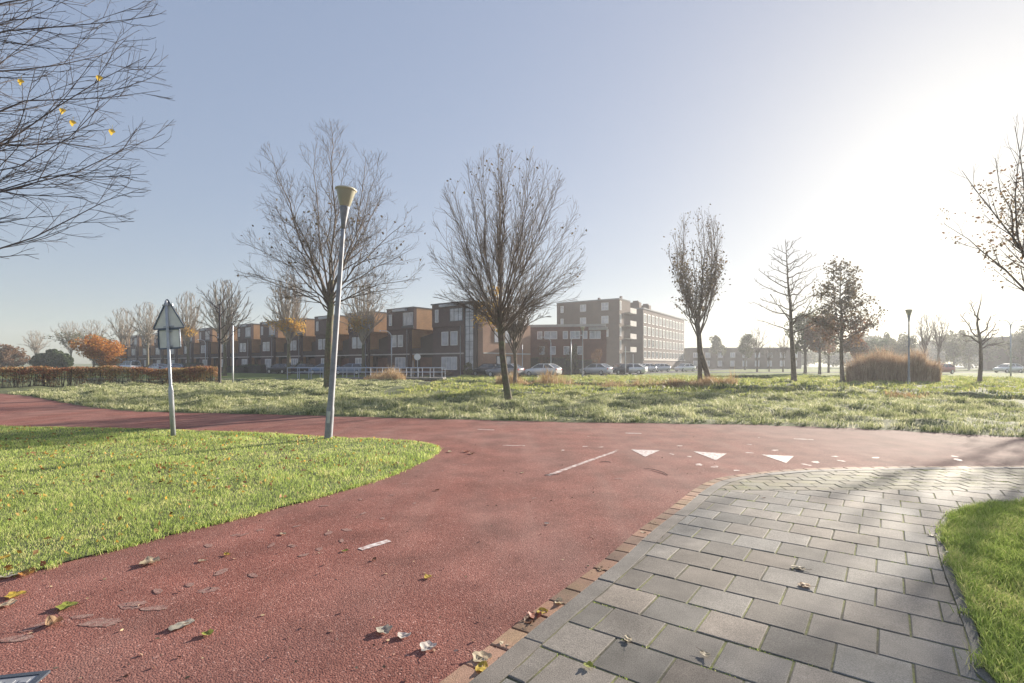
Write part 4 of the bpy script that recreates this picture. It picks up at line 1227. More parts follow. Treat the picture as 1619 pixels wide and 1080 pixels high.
m = MB(); m.box(8.302, 8.36, .3, 9.4, 2.62, 2.78); m.build("band", M["concrete"], h)
window(h, 2.2, 3.5, 4.0, 5.7, 8.3, 1, 1, "dark_frame", side='x'); window(h, 4.2, 5.5, 4.0, 5.7, 8.3, 1, 1, "dark_frame", side='x')
window(h, 2.6, 5.4, .3, 2.4, 8.3, 3, 1, "dark_frame", side='x'); window(h, 2.4, 5.4, 6.8, 8.3, 8.1, 3, 1, "white_frame", side='x')
m = MB(); m.tube([(4.9, -.07, 0), (4.9, -.07, 6.2)], [.05, .05], 6); m.build("downpipe", M["galv_dull"], h)

# low brick block right of the trees
a = Vector((1.0, 74, 0)); b = Vector((12.9, 72, 0)); L = (b - a).length
h = empty("brick_block", (a.x, a.y, .14), math.atan2(b.y - a.y, b.x - a.x), "three-storey red-brown brick block with pale roof edge, in front of the taller brown block", "building")
m = MB(); m.box(-3, L, 0, 9, 0, 6.6); m.build("wall", M["brick_red"], h)
m = MB(); m.box(-3.05, L + .08, -.08, 9.05, 6.603, 6.95); m.build("roof", M["concrete"], h)
m = MB(); m.box(L - 2.3, L + .3, -.3, 4.2, 6.1, 6.5); m.build("canopy", M["concrete"], h)
for x0, x1 in ((-1.5, -.6), (.6, 1.4), (2.6, 3.3), (3.6, 5.4), (6.2, 6.9), (7.2, 8.6), (9.0, 9.6), (9.9, 11.4)):
    window(h, x0, x1, 4.9, 6.0, 0, 2 if x1 - x0 > 1.2 else 1, 1, "white_frame")
for x0 in (-1.4, .8, 2.9, 4.4, 6.3, 8.2): window(h, x0, x0 + .8, 2.7, 3.9, 0, 1, 1, "white_frame")
window(h, .4, 3.6, 4.7, 6.0, L, 3, 1, "white_frame", side='x')
for y0 in (.5, 1.9, 3.3): window(h, y0, y0 + .55, .9, 4.2, L, 1, 3, "white_frame", side='x')
m = MB(); m.box(L - .35, L + .12, -.12, .25, 0, 6.1); m.build("corner_column", M["brick_red"], h)
for x0 in (.2, 5.0): 
    m = MB(); m.box(x0, x0 + .95, -.05, -.004, 0, 2.1); m.build("door", M["door_dark"], h)

# tall brown block behind it
a = Vector((10.0, 116.4, 0)); b = Vector((22.2, 108, 0)); L = (b - a).length
h = empty("tall_brick_block", (a.x, a.y, .14), math.atan2(b.y - a.y, b.x - a.x), "tallest brown brick apartment block rising behind the lower block", "building")
m = MB(); m.box(0, L, 0, 6, 0, 14.8); m.build("wall", M["brick_grey"], h)
m = MB(); m.box(-.06, L + .06, -.06, 6.06, 14.803, 15.05); m.build("roof", M["roofing"], h)
for z in (9.9, 12.7, 7.1):
    window(h, 1.0, 1.7, z, z + 1.5, 0, 1, 1); window(h, 5.8, 7.2, z, z + 1.5, 0, 2, 1); window(h, 10.8, 12.4, z, z + 1.6, 0, 2, 2)
for z in (1.6, 4.4, 7.2, 9.9, 12.6):
    window(h, .25, 1.0, z, z + 1.9, L, 1, 1, side='x')
    if z > 4:
        m = MB(); m.box(L + .003, L + 1.4, 2.6, 6, z - .5, z - .35); m.box(L + 1.34, L + 1.4, 2.6, 6, z - .35, z + .6); m.build("balcony", M["concrete"], h)
for x in (9.0, L - .8):
    m = MB(); m.box(x, x + .4, 2, 2.6, 15.05, 15.7); m.build("chimney", M["brick_grey"], h)

# long four-storey block running away to the right
a = Vector((29.0, 115.5, 0)); L = 36.6
h = empty("long_brick_block", (a.x, a.y, .14), R(58), "long four-storey brown brick block with rows of white windows, behind the narrow leafy tree", "building")
m = MB(); m.box(0, L, 0, 5, 0, 13.6); m.build("wall", M["brick_brown"], h)
m = MB(); m.box(-.06, L + .06, -.15, 5.06, 13.603, 13.9); m.build("roof", M["roofing"], h)
m = MB(); m.box(0, L, -.25, -.003, 2.2, 2.55); m.build("band", M["concrete"], h)
m = MB(); m.box(0, L, -.08, -.003, .2, 2.1); m.build("plinth", M["brick_purple"], h)
for z, hh in ((10.6, 2.0), (7.8, 2.0), (5.1, 1.9), (2.7, 1.6)):
    for i in range(12):
        x0 = .5 + i * 3.0
        window(h, x0, x0 + 1.7, z, z + hh, 0, 2, 1, "white_frame", "pane_dark", t=.11)
for x in (.4, 7.5):
    m = MB(); m.box(x, x + 1.6, 1, 3.2, 13.9, 15.2); m.box(x + .4, x + 1.2, 1.4, 2.6, 15.2, 15.6); m.build("chimney", M["brick_grey"], h)

# far low buildings in the haze
for (px0, px1, Y, H, n, lab) in [(1090, 1262, 150, 5.8, 9, "long low grey building fading into the haze, right of the narrow leafy tree"),
                                 (1600, 1680, 120, 7.5, 4, "hazy grey building at the right edge behind the two-armed street light"),
                                 (1395, 1475, 190, 6.5, 5, "faint pale building in the haze behind the willow bush")]:
    x0 = PX(px0, Y); L = PX(px1, Y) - x0
    h = empty("low_building", (x0, Y, .14), R(-3), lab, "building")
    m = MB(); m.box(0, L, 0, 9, 0, H); m.build("wall", M["brick_grey"], h)
    m = MB(); m.box(-.2, L + .2, -.2, 9.2, H + .003, H + .25); m.build("roof", M["roofing"], h)
    for i in range(n):
        c = L * (i + .3) / n
        if px0 > 1300: continue
        window(h, c, c + L / n * .4, H * .55, H * .8, 0, 2, 1, t=.12)
        window(h, c, c + L / n * .35, H * .12, H * .4, 0, 1, 1, t=.12)

# ------------------------------------------------------------------ cars
def car(x, y, hd, paint, label, L=4.2, W_=1.74, H=1.45, kind="hatch"):
    c = empty("parked_car" if kind != "van" else "parked_van", (x, y, .15), hd, label, "van" if kind == "van" else "car", "vehicles parked along the street")
    pm = mat("car_paint", paint, .32, metal=.25, spec=.6, noise=(.8, .05))
    hw = W_ / 2
    # stations along the body: x, z_low, z_belt, half width
    if kind == "van": st = [(0, .4, .85, .8), (.12, .28, 1.0, .95), (.9, .24, 1.15, 1), (2, .24, 1.2, 1), (L - .6, .24, 1.2, 1), (L - .08, .3, 1.18, .98), (L, .45, 1.1, .95)]
    else: st = [(0, .42, .62, .72), (.08, .3, .74, .86), (.4, .22, .83, .95), (1.1, .2, .93, 1), (2.1, .2, .97, 1), (3.2, .2, 1.0, 1), (L - .3, .24, 1.0, .96), (L - .05, .34, .95, .88), (L, .45, .85, .8)]
    m = MB(); vv = []; n = 8
    for (sx, zl, zb, wf) in st:
        w = hw * wf; zm = (zl + zb) / 2
        vv += [(sx, -w * .9, zl), (sx, -w, zm), (sx, -w * .97, zb - .08), (sx, -w * .86, zb), (sx, w * .86, zb), (sx, w * .97, zb - .08), (sx, w, zm), (sx, w * .9, zl)]
    fs = []
    for i in range(len(st) - 1):
        for k in range(n):
            fs.append((i * n + k, i * n + (k + 1) % n, (i + 1) * n + (k + 1) % n, (i + 1) * n + k))
    fs += [tuple(range(n))[::-1], tuple((len(st) - 1) * n + k for k in range(n))]
    m.add(vv, fs)
    body = m.build("body", pm, c, smooth=True)
    body.data.polygons.foreach_set("use_smooth", [len(p.vertices) == 4 for p in body.data.polygons])
    # cabin: glass lower ring to roof ring, with pillars
    if kind == "van": b0, b1, r0, r1, zb, H = .75, L - .05, 1.5, L - .2, 1.15, 1.95
    elif kind == "estate": b0, b1, r0, r1, zb = 1.05, L - .06, 1.85, L - .45, .95
    else: b0, b1, r0, r1, zb = 1.0, L - .15, 1.8, L - .95, .95
    wb, wr = hw * .88, hw * .68
    g_ = MB(); g_.add([(b0, -wb, zb), (b1, -wb, zb), (b1, wb, zb), (b0, wb, zb), (r0, -wr, H - .05), (r1, -wr, H - .05), (r1, wr, H - .05), (r0, wr, H - .05)],
                      [(0, 1, 5, 4), (1, 2, 6, 5), (2, 3, 7, 6), (3, 0, 4, 7), (4, 5, 6, 7)])
    g_.build("window_glass", M["car_glass"], c)
    rf = MB(); rf.add([(r0 - .06, -wr - .01, H - .06), (r1 + .06, -wr - .01, H - .06), (r1 + .06, wr + .01, H - .06), (r0 - .06, wr + .01, H - .06),
                       (r0 + .15, -wr * .85, H), (r1 - .1, -wr * .85, H), (r1 - .1, wr * .85, H), (r0 + .15, wr * .85, H)],
                      [(0, 1, 5, 4), (1, 2, 6, 5), (2, 3, 7, 6), (3, 0, 4, 7), (4, 5, 6, 7), (3, 2, 1, 0)])
    for s in (-1, 1):
        rf.bar((b0, s * wb, zb), (r0, s * wr, H - .05), .07, .05); rf.bar((b1, s * wb, zb), (r1, s * wr, H - .05), .16, .06)
        mx_ = (b0 + b1) / 2 + .1; rf.bar((mx_, s * wb * 1.005, zb), (mx_, s * wr * 1.01, H - .05), .09, .04)
    rf.build("roof", pm, c)
    for wx in (.78, L - .82):
        for s in (-1, 1):
            t = MB(); cy = s * (hw - .11)
            prof = [(.2, -.1), (.31, -.09), (.325, 0), (.31, .09), (.2, .1)]
            t.lathe(prof, 16); o = t.build("wheel", M["rubber"], c, smooth=False)
            o.rotation_euler = (R(90), 0, 0); o.location = (wx, cy, .31)
            q = MB(); q.lathe([(.19, -.112 if s > 0 else .09), (.1, -.115 if s > 0 else .115)] if True else [], 10)
            # outer rim disc
            q = MB(); q.lathe([(.2, -.108), (.2, .108)], 10)
            qr = q.build("rim", M["rim"], o)
    for s in (-1, 1):
        q = MB(); q.box(-.005, .1, s * hw * .62 - .16, s * hw * .62 + .16, .62, .74); q.build("headlight", M["car_light"], c)
        q = MB(); q.box(L - .06, L + .005, s * hw * .66 - .12, s * hw * .66 + .12, .72, .9); q.build("tail_light", M["tail"], c)
        q = MB(); q.box(1.25, 1.37, s * (hw + .06) - .08, s * (hw + .06) + .08, .95, 1.07); q.build("mirror", pm, c)
    q = MB(); q.box(-.012, .02, -.26, .26, .4, .5); q.build("number_plate", M["white_frame"], c)
    return c
dark = (.035, .035, .045); silver = (.5, .52, .56); blue = (.12, .2, .36); pblue = (.2, .25, .36); white = (.72, .72, .72); red = (.25, .04, .035)
def at(px, Y): return PX(px, Y), Y
ca = math.atan2(.53, -.85)       # heading along the street
for (px, Y, hd, col, lab, kind) in [
    (427, 77.5, R(-24), dark, "dark grey car parked on the grass edge left of the big bare tree", "hatch"),
    (466, 80, R(-30), dark, "black car behind the amber-leaved street tree trunk", "hatch"),
    (494, 72, R(-20), blue, "dark blue car partly hidden behind the big bare tree trunk", "hatch"),
    (531, 69.5, R(-10), pblue, "grey-blue car parked right of the leaning lamp post", "estate"),
    (752, 62, R(-40), dark, "dark car parked before the corner house, behind the leaning tree trunk", "hatch"),
    (773, 58.0, R(-32), (.2, .2, .23), "dark grey car with pale bonnet right behind the leaning tree trunk", "hatch"),
    (834, 60, R(-36), white, "white car parked alone right of the leaning-trunk tree", "hatch"),
    (921, 69, R(-42), silver, "silver car right behind the pale lamp post", "hatch"),
    (964, 70, R(40), dark, "dark van-like estate car between silver car and white car", "estate"),
    (975, 73, R(-30), white, "white car beside the dark estate car, in front of the lower brick block", "hatch"),
    (1005, 88, R(30), white, "small white car left of the reddish entrance of the long block", "hatch"),
    (1029, 92, R(30), silver, "small silver car by the middle of the long block", "hatch"),
    (1070, 96, R(30), white, "small white car at the right end of the long block", "hatch"),
    (240, 92, R(-32), silver, "pale car roof showing above the hedge just left of the sign pole", "hatch"),
    (262, 89, R(-32), pblue, "blue-grey car above the hedge just right of the sign pole", "hatch"),
    (279, 92, R(-32), dark, "dark car above the hedge, second right of the sign pole", "hatch"),
    (1471, 74, R(20), red, "hazy red car right of the willow bush", "hatch"),
    (1577, 84, R(10), white, "hazy white car near the two-armed street light", "hatch"),
]:
    x, y = at(px, Y); car(x, y, hd, col, lab, kind=kind)
car(PX(193, 94), 94, R(-28), (.6, .62, .68), "pale van parked right of the orange tree above the hedge", L=4.6, W_=1.85, kind="van")

# ------------------------------------------------------------------ lamps, signs, poles
def lamp(x, y, z, H, label, lean=(0, 0), bowl="glass_green"):
    r = empty("street_lamp", (x, y, z), 0, label, "street lamp"); r.rotation_euler = (R(lean[1]), R(lean[0]), 0)
    m = MB(); m.lathe([(.082, -.1), (.082, 0), (.08, .62), (.076, .66), (.068, .7), (.042, H - 1.1), (.04, H - .86)], 18); p = m.build("pole", M["galv_dull"], r, smooth=True)
    m = MB(); m.box(-.03, .03, -.086, -.072, .35, .6); m.build("hatch", M["galv"], p)
    m = MB(); m.lathe([(.042, H - .86), (.055, H - .72), (.085, H - .5), (.098, H - .42), (.098, H - .39)], 18); m.build("collar", M["galv_dull"], r, smooth=True)
    m = MB(); m.lathe([(.1, H - .39), (.125, H - .33), (.165, H - .18), (.205, H - .05), (.205, H - .045), (.15, H - .18), (.115, H - .32)], 24, cap=False); m.build("bowl", M[bowl], r, smooth=True)
    m = MB(); m.lathe([(.04, H - .38), (.045, H - .2), (.04, H - .1)], 10); m.build("bulb", M["white_frame"], r, smooth=True)
    m = MB(); m.lathe([(.222, H - .052), (.226, H - .03), (.2, H - .008), (.1, H + .012), (.02, H + .018)], 24); m.build("cap", M["lamp_cap"], r, smooth=True)
    return r
x, y = G(519, 694)
lamp(x, y, 0, 5.32, "tall grey lamp post leaning right, with cup-shaped amber lamp, on the island lawn", lean=(4.4, 1.0))
Y = 36.0; lamp(PX(1437, Y), Y, gz1(PX(1437, Y), Y), 5.3, "slim lamp post with cup-shaped head rising from the willow bush")
Y = 52.6; lamp(PX(921, Y), Y, .12, 5.2, "pale straight lamp post in the meadow before the low brick block")
def arm_light(px, Y, top, side, label, double=False):
    H = HZ(top, Y) - .14
    r = empty("street_light", (PX(px, Y), Y, .14), 0, label, "street light", "curved-arm street lights")
    m = MB(); m.tube([(0, 0, 0), (0, 0, H * .5), (0, 0, H * .84)], [.08, .065, .055], 8); m.build("pole", M["galv"], r, smooth=True)
    for s in ((side, -side) if double else (side,)):
        m = MB(); m.tube([(s * a_, 0, H * .84 + b_) for a_, b_ in ((0, 0), (.06, H * .07), (.25, H * .125), (.6, H * .155), (1.1, H * .16))], [.055, .05, .045, .04, .035], 7); m.build("arm", M["galv"], r, smooth=True)
        m = MB(); m.lathe([(.04, .06), (.12, .0), (.13, -.05), (.05, -.09)], 10, (s * 1.3, 0, H)); m.build("lamp_head", M["galv"], r, smooth=True)
    return r
arm_light(619, 61, 523, -1, "curved-arm street light before the house beside the white round sign")
arm_light(325, 88, 537, -1, "curved-arm street light just left of the young dark tree")
arm_light(903, 66, 530, 1, "curved-arm street light just left of the pale lamp post in the meadow")
arm_light(871, 66, 533, -1, "curved-arm street light above the white parked car")
arm_light(1598, 62, 506, 1, "two-armed street light in the haze at the far right", double=True)
def post(name, px, Y, top, rad, label, cat="pole"):
    m = MB(); x = PX(px, Y); z = gz1(x, Y) if Y < 55 else .14
    m.lathe([(rad, -.05), (rad, 1.0), (rad * .7, HZ(top, Y) - z - .03), (rad * .4, HZ(top, Y) - z)], 8)
    o = m.build(name, M["galv"], None, smooth=True); o.location = (x, Y, z); return tag(o, label, cat)
post("slim_pole", 368, 37.5, 514, .065, "slim pale pole standing right of the young dark tree")
post("slim_pole", 826, 62, 545, .05, "thin pale pole left of the white parked car")
post("slim_pole", 989, 63, 548, .045, "thin pale pole in front of the white and dark cars by the block")
post("slim_pole", 1001, 66, 560, .04, "short thin pale pole right of the taller thin pole, by the block")
post("short_post", 653, 58, 570, .035, "short pale post just left of the white round sign", "post")
Y = 57.0; r = empty("round_sign", (PX(660, Y), Y, .14), 0, "white round road sign seen from behind, beyond the footbridge", "road sign")
m = MB(); m.lathe([(.04, 0), (.04, HZ(560, Y) - .14)], 8); m.build("pole", M["galv"], r)
m = MB(); m.lathe([(.36, -.012), (.36, .012)], 24); o = m.build("plate", M["white_frame"], r); o.rotation_euler = (R(90), 0, 0); o.location = (0, -.06, HZ(563, Y) - .14 - .1)

# warning sign seen from behind, on the island lawn
x, y = G(274, 690)
r = empty("road_sign", (x, y, 0), 0, "back of a triangular road sign with square plate below, on the island lawn", "road sign"); r.rotation_euler = (0, R(-3.2), R(-4))
m = MB(); m.lathe([(.052, -.1), (.052, .98), (.046, 1.06), (.032, 1.12), (.03, 2.98), (.012, 3.0)], 14); m.build("pole", M["galv"], r, smooth=True)
def rim_plate(poly, yy, name, t=.006, fl=.035, fm="sign_rim"):
    m = MB(); n = len(poly)
    m.add([(a, yy, b) for a, b in poly] + [(a, yy + t, b) for a, b in poly], [tuple(range(n)), tuple(range(n, 2 * n))[::-1]] + [(i, n + i, n + (i + 1) % n, (i + 1) % n) for i in range(n)])
    o = m.build(name, M["sign_back"], r)
    f = MB()
    for i in range(n):
        a, b = poly[i], poly[(i + 1) % n]; f.bar((a[0], yy - fl / 2 + .002, a[1]), (b[0], yy - fl / 2 + .002, b[1]), .016, fl)
    f.build("rim", M[fm], o)
    return o
def rounded(poly, rad, k=4):
    out = []; n = len(poly)
    for i in range(n):
        p = Vector(poly[i]); a = (Vector(poly[i - 1]) - p).normalized(); b = (Vector(poly[(i + 1) % n]) - p).normalized()
        p0 = p + a * rad; p1 = p + b * rad
        for j in range(k + 1):
            t = j / k; q = p0 * (1 - t) ** 2 + p * 2 * t * (1 - t) + p1 * t * t; out.append((q.x, q.y))
    return out
rim_plate(rounded([(-.37, 2.38), (.37, 2.38), (0, 3.04)], .05), .05, "triangle_plate", fl=.028, fm="sign_rim")
rim_plate(rounded([(-.25, 1.94), (.25, 1.94), (.25, 2.36), (-.25, 2.36)], .03), .05, "square_plate", fl=.03)
for z in (2.9, 2.42, 2.32, 1.98):
    m = MB(); m.lathe([(.04, z - .02), (.04, z + .02)], 12); m.box(-.12 if z > 2.35 else -.07, .12 if z > 2.35 else .07, .03, .049, z - .018, z + .018); m.build("clamp", M["galv"], r)

# ------------------------------------------------------------------ footbridge
bx0, bx1 = -17.0, PX(701, 50)
r = empty("footbridge", ((bx0 + bx1) / 2, 50.9, 0), 0, "low footbridge with grey concrete deck, dark beam and pale railings across the ditch", "bridge")
ox = (bx0 + bx1) / 2
m = MB(); m.box(bx0 - ox, bx1 - ox, -1.25, 1.25, .1, .26); m.build("deck", M["footway"], r)
m = MB(); m.box(bx0 - ox + .2, bx1 - ox - .2, -1.1, -.8, -.45, .098); m.box(bx0 - ox + .2, bx1 - ox - .2, .8, 1.1, -.45, .098); m.build("beam", M["wood_dark"], r)
for yy, xa_ in ((-1.15, PX(454, 49.7)), (1.15, PX(470, 52))):
    n = 14; xb_ = bx1 - .1
    rails = MB()
    ztop = lambda X: 1.2
    for z in (1.2, .78):
        rails.tube([(xa_ - ox, yy, z), (xb_ - ox, yy, z), ], [.04 if z > 1 else .025] * 2, 6)
    rr = rails.build("railing", M["rail"], r)
    for i in range(n):
        X = xa_ + (xb_ - xa_) * i / (n - 1)
        p = MB(); p.bar((X - ox, yy, gz1(X, 50.9 + yy) - .1 if X < bx0 else .0), (X - ox, yy, 1.2), .05, .05); p.build("post", M["rail"], rr)

# ------------------------------------------------------------------ beech hedge
H0 = Vector((-38.5, 25.6, 0)); H1 = Vector((PX(344, 39.6), 39.6, 0)); D = H1 - H0; Lh = D.length; D.normalize(); Nn = Vector((-D.y, D.x, 0))
r = empty("beech_hedge", ((H0 + H1) / 2)[:], 0, "long clipped beech hedge with brown leaves and gaps showing stems at its foot", "hedge")
mid = (H0 + H1) / 2
r_ = np.random.default_rng(61); n = 52000
s = r_.uniform(0, Lh, n); z = r_.uniform(0, 1, n) ** .75 * 1.24; w = r_.normal(0, .2, n).clip(-.42, .42)
X = H0.x + D.x * s + Nn.x * w; Yh = H0.y + D.y * s + Nn.y * w
dens = nz2(s, s * 0, 2.3, 5) + .35 * nz2(s * 3, z * 6, 2.0, 8)
keep = r_.uniform(0, 1, n) < np.clip((z / 1.24) ** 1.7 * 1.6 + (dens - .62) * 1.7, .05, 1)
P = np.stack([X - mid.x, Yh - mid.y, z + gz(X, Yh)], 1)[keep]
leaf_cards("foliage", P, .085, M["hedge_leaf"], r, 62, .015)
m = MB(); rr_ = random.Random(3)
for i in range(620):
    s_ = rr_.uniform(0, Lh); q = H0 + D * s_ - mid + Nn * rr_.gauss(0, .1); z0 = gz1(q.x + mid.x, q.y + mid.y); dx = rr_.gauss(0, .09)
    m.tube([(q.x, q.y, z0 - .05), (q.x + dx, q.y + dx * .4, z0 + .6), (q.x + dx * 1.6, q.y - dx, z0 + 1.15)], [.014, .01, .006], 3, cap=False)
m.build("stems", M["twig_dark"], r)

# shrubs and hedges before the houses
def shrub(px, Y, w, d, H, n, material, label, size=.13, seed=0, name="shrub", cat="shrub", rot=0):
    r = empty(name, (PX(px, Y), Y, .14), rot, label, cat)
    rs = np.random.default_rng(seed)
    if name == "clipped_hedge":
        P = np.stack([rs.uniform(-w / 2, w / 2, n), rs.uniform(-d / 2, d / 2, n), rs.uniform(0, H, n) ** 1.0], 1)
        m = MB(); m.box(-w / 2 + .12, w / 2 - .12, -d / 2 + .12, d / 2 - .12, 0, H - .12); m.build("stems", M["twig_dark"], r)
    else:
        P = crown_mass(n, w / 2, d / 2, H / 2, H / 2, seed, 14)
    leaf_cards("foliage", P, size, M[material], r, seed, .04)
    st_ = MB()
    for k in range(7):
        a_ = k * 2.4; st_.tube([(0, 0, 0), (math.cos(a_) * w * .2, math.sin(a_) * d * .2, H * .7)], [.03, .012], 4)
    st_.build("stem", M["bark"], r)
shrub(400, 84, 5.5, 1.2, 1.3, 3500, "leaf_green", "dark clipped hedge left of the dark grey car", name="clipped_hedge", cat="hedge", seed=71, rot=R(-30))
shrub(375, 85, 5.0, 1.2, 1.0, 2500, "leaf_green", "low green hedge right of the slim pale pole", name="clipped_hedge", cat="hedge", seed=72, rot=R(-30))
shrub(472, 80, 3.0, 2, 1.9, 1800, "leaf_olive", "olive green bush beside the amber-leaved street tree", seed=73)
shrub(629, 72, 2.4, 1.5, 1.7, 1500, "leaf_green", "dark green bush before the house beside the white round sign", seed=74)
shrub(740, 60.5, 1.5, 1.3, 1.9, 1300, "leaf_olive", "bushy green plant at the foot of the glass stairwell strip", seed=75)
shrub(700, 62, 3.0, 1.0, .8, 900, "leaf_rust", "low rusty shrub before the corner house", seed=76)
shrub(860, 71, 6.0, 1.2, 2.3, 4500, "leaf_green", "high green hedge left of the arm light, before the low brick block", name="clipped_hedge", cat="hedge", seed=77, rot=R(-10))
shrub(918, 70.5, 4.4, 1.2, 2.0, 3500, "leaf_green", "green hedge behind the pale lamp post", name="clipped_hedge", cat="hedge", seed=78, rot=R(-10))
shrub(300, 90, 6.5, 1.5, 1.6, 2500, "leaf_green", "dark hedge left of the young dark tree behind the parked cars", name="clipped_hedge", cat="hedge", seed=79, rot=R(-30))
shrub(860, 69, .1 + 2.5, 1.2, 4.6, 1500, "leaf_rust", "thin rusty tree-like shrub before the left part of the low brick block", seed=80)
shrub(905, 69.5, 2.6, 1.2, 5.0, 1500, "leaf_olive", "tall thin olive shrub before the middle of the low brick block", seed=81)
shrub(945, 69, 2.0, 1.2, 4.6, 1000, "leaf_rust", "tall thin rusty shrub near the right corner of the low brick block", seed=82)
shrub(1193, 50, 5.0, 2.5, .38, 1500, "leaf_green", "low dark green ground shrub left of the slender conical tree", seed=83)

# ------------------------------------------------------------------ fallen leaves and twigs on the ground
def fallen(px, py, size, col, label, shape="oval", curl=.5, rot=None, z=.004, dim=1.0):
    rr_ = random.Random(int(px * 7 + py)); x, y = G(px, py); rot = rr_.uniform(0, 6.28) if rot is None else rot
    r = empty("fallen_leaf", (x, y, z), rot, label, "leaf", "fallen leaves on the path")
    n = 18; prof = []
    size *= 1.15
    for k in range(n):
        t = 2 * math.pi * k / n
        if shape == "oval": q = .5 * (1 - .1 * math.cos(t)) ; wx, wy = math.cos(t) * q, math.sin(t) * q * .62
        elif shape == "lobed": q = .5 * (.72 + .28 * abs(math.cos(2.5 * t)) ** .8); wx, wy = math.cos(t) * q, math.sin(t) * q
        else: q = .5 * (1 + .12 * math.sin(3 * t + 1)); wx, wy = math.cos(t) * q, math.sin(t) * q * .8
        prof.append((wx * size * rr_.uniform(.93, 1.05), wy * size * rr_.uniform(.93, 1.05)))
    cdir = rr_.uniform(0, 3.14)
    def hgt(a, b):
        u = (a * math.cos(cdir) + b * math.sin(cdir)) / size; v = (-a * math.sin(cdir) + b * math.cos(cdir)) / size
        return size * (curl * (u * u * 1.3 + .25 * v * v + .35 * u * v) + .03 * math.sin(u * 14) + .025 * math.sin(v * 17 + 1)) + .002
    v = [(0, 0, hgt(0, 0))]
    for f in (.35, .7, 1.0):
        v += [(a * f, b * f, hgt(a * f, b * f)) for a, b in prof]
    fs = [(0, 1 + k, 1 + (k + 1) % n) for k in range(n)]
    for j in range(2): fs += [(1 + j * n + k, 1 + (j + 1) * n + k, 1 + (j + 1) * n + (k + 1) % n, 1 + j * n + (k + 1) % n) for k in range(n)]
    zmin = min(p[2] for p in v); v = [(a, b, c - zmin + .001) for a, b, c in v]
    m = MB(); m.add(v, fs); m.build("blade", LEAFM[col], r, smooth=True)
    s_ = MB(); a0 = Vector(v[0]) ; e_ = Vector((size * .5, 0, hgt(size * .48, 0) - zmin + .001))
    s_.tube([a0, e_ * .6 + Vector((0, 0, .001)), e_, e_ + Vector((size * .35, size * .1, size * .06))], [size * .012] * 4, 4); s_.build("stalk", LEAFM["brown"], r)
    return r
LEAFM = {k: mat("fallen_leaf_" + k, c, .6, transl=.3, noise=(22, .22), var=(14, tuple(a * .7 for a in c))) for k, c in dict(
    white=(.66, .61, .55), cream=(.6, .5, .34), grey=(.46, .43, .35), tan=(.46, .3, .17), yellow=(.55, .4, .06), green=(.3, .33, .06), orange=(.5, .24, .05), brown=(.2, .09, .045), red=(.3, .09, .05)).items()}
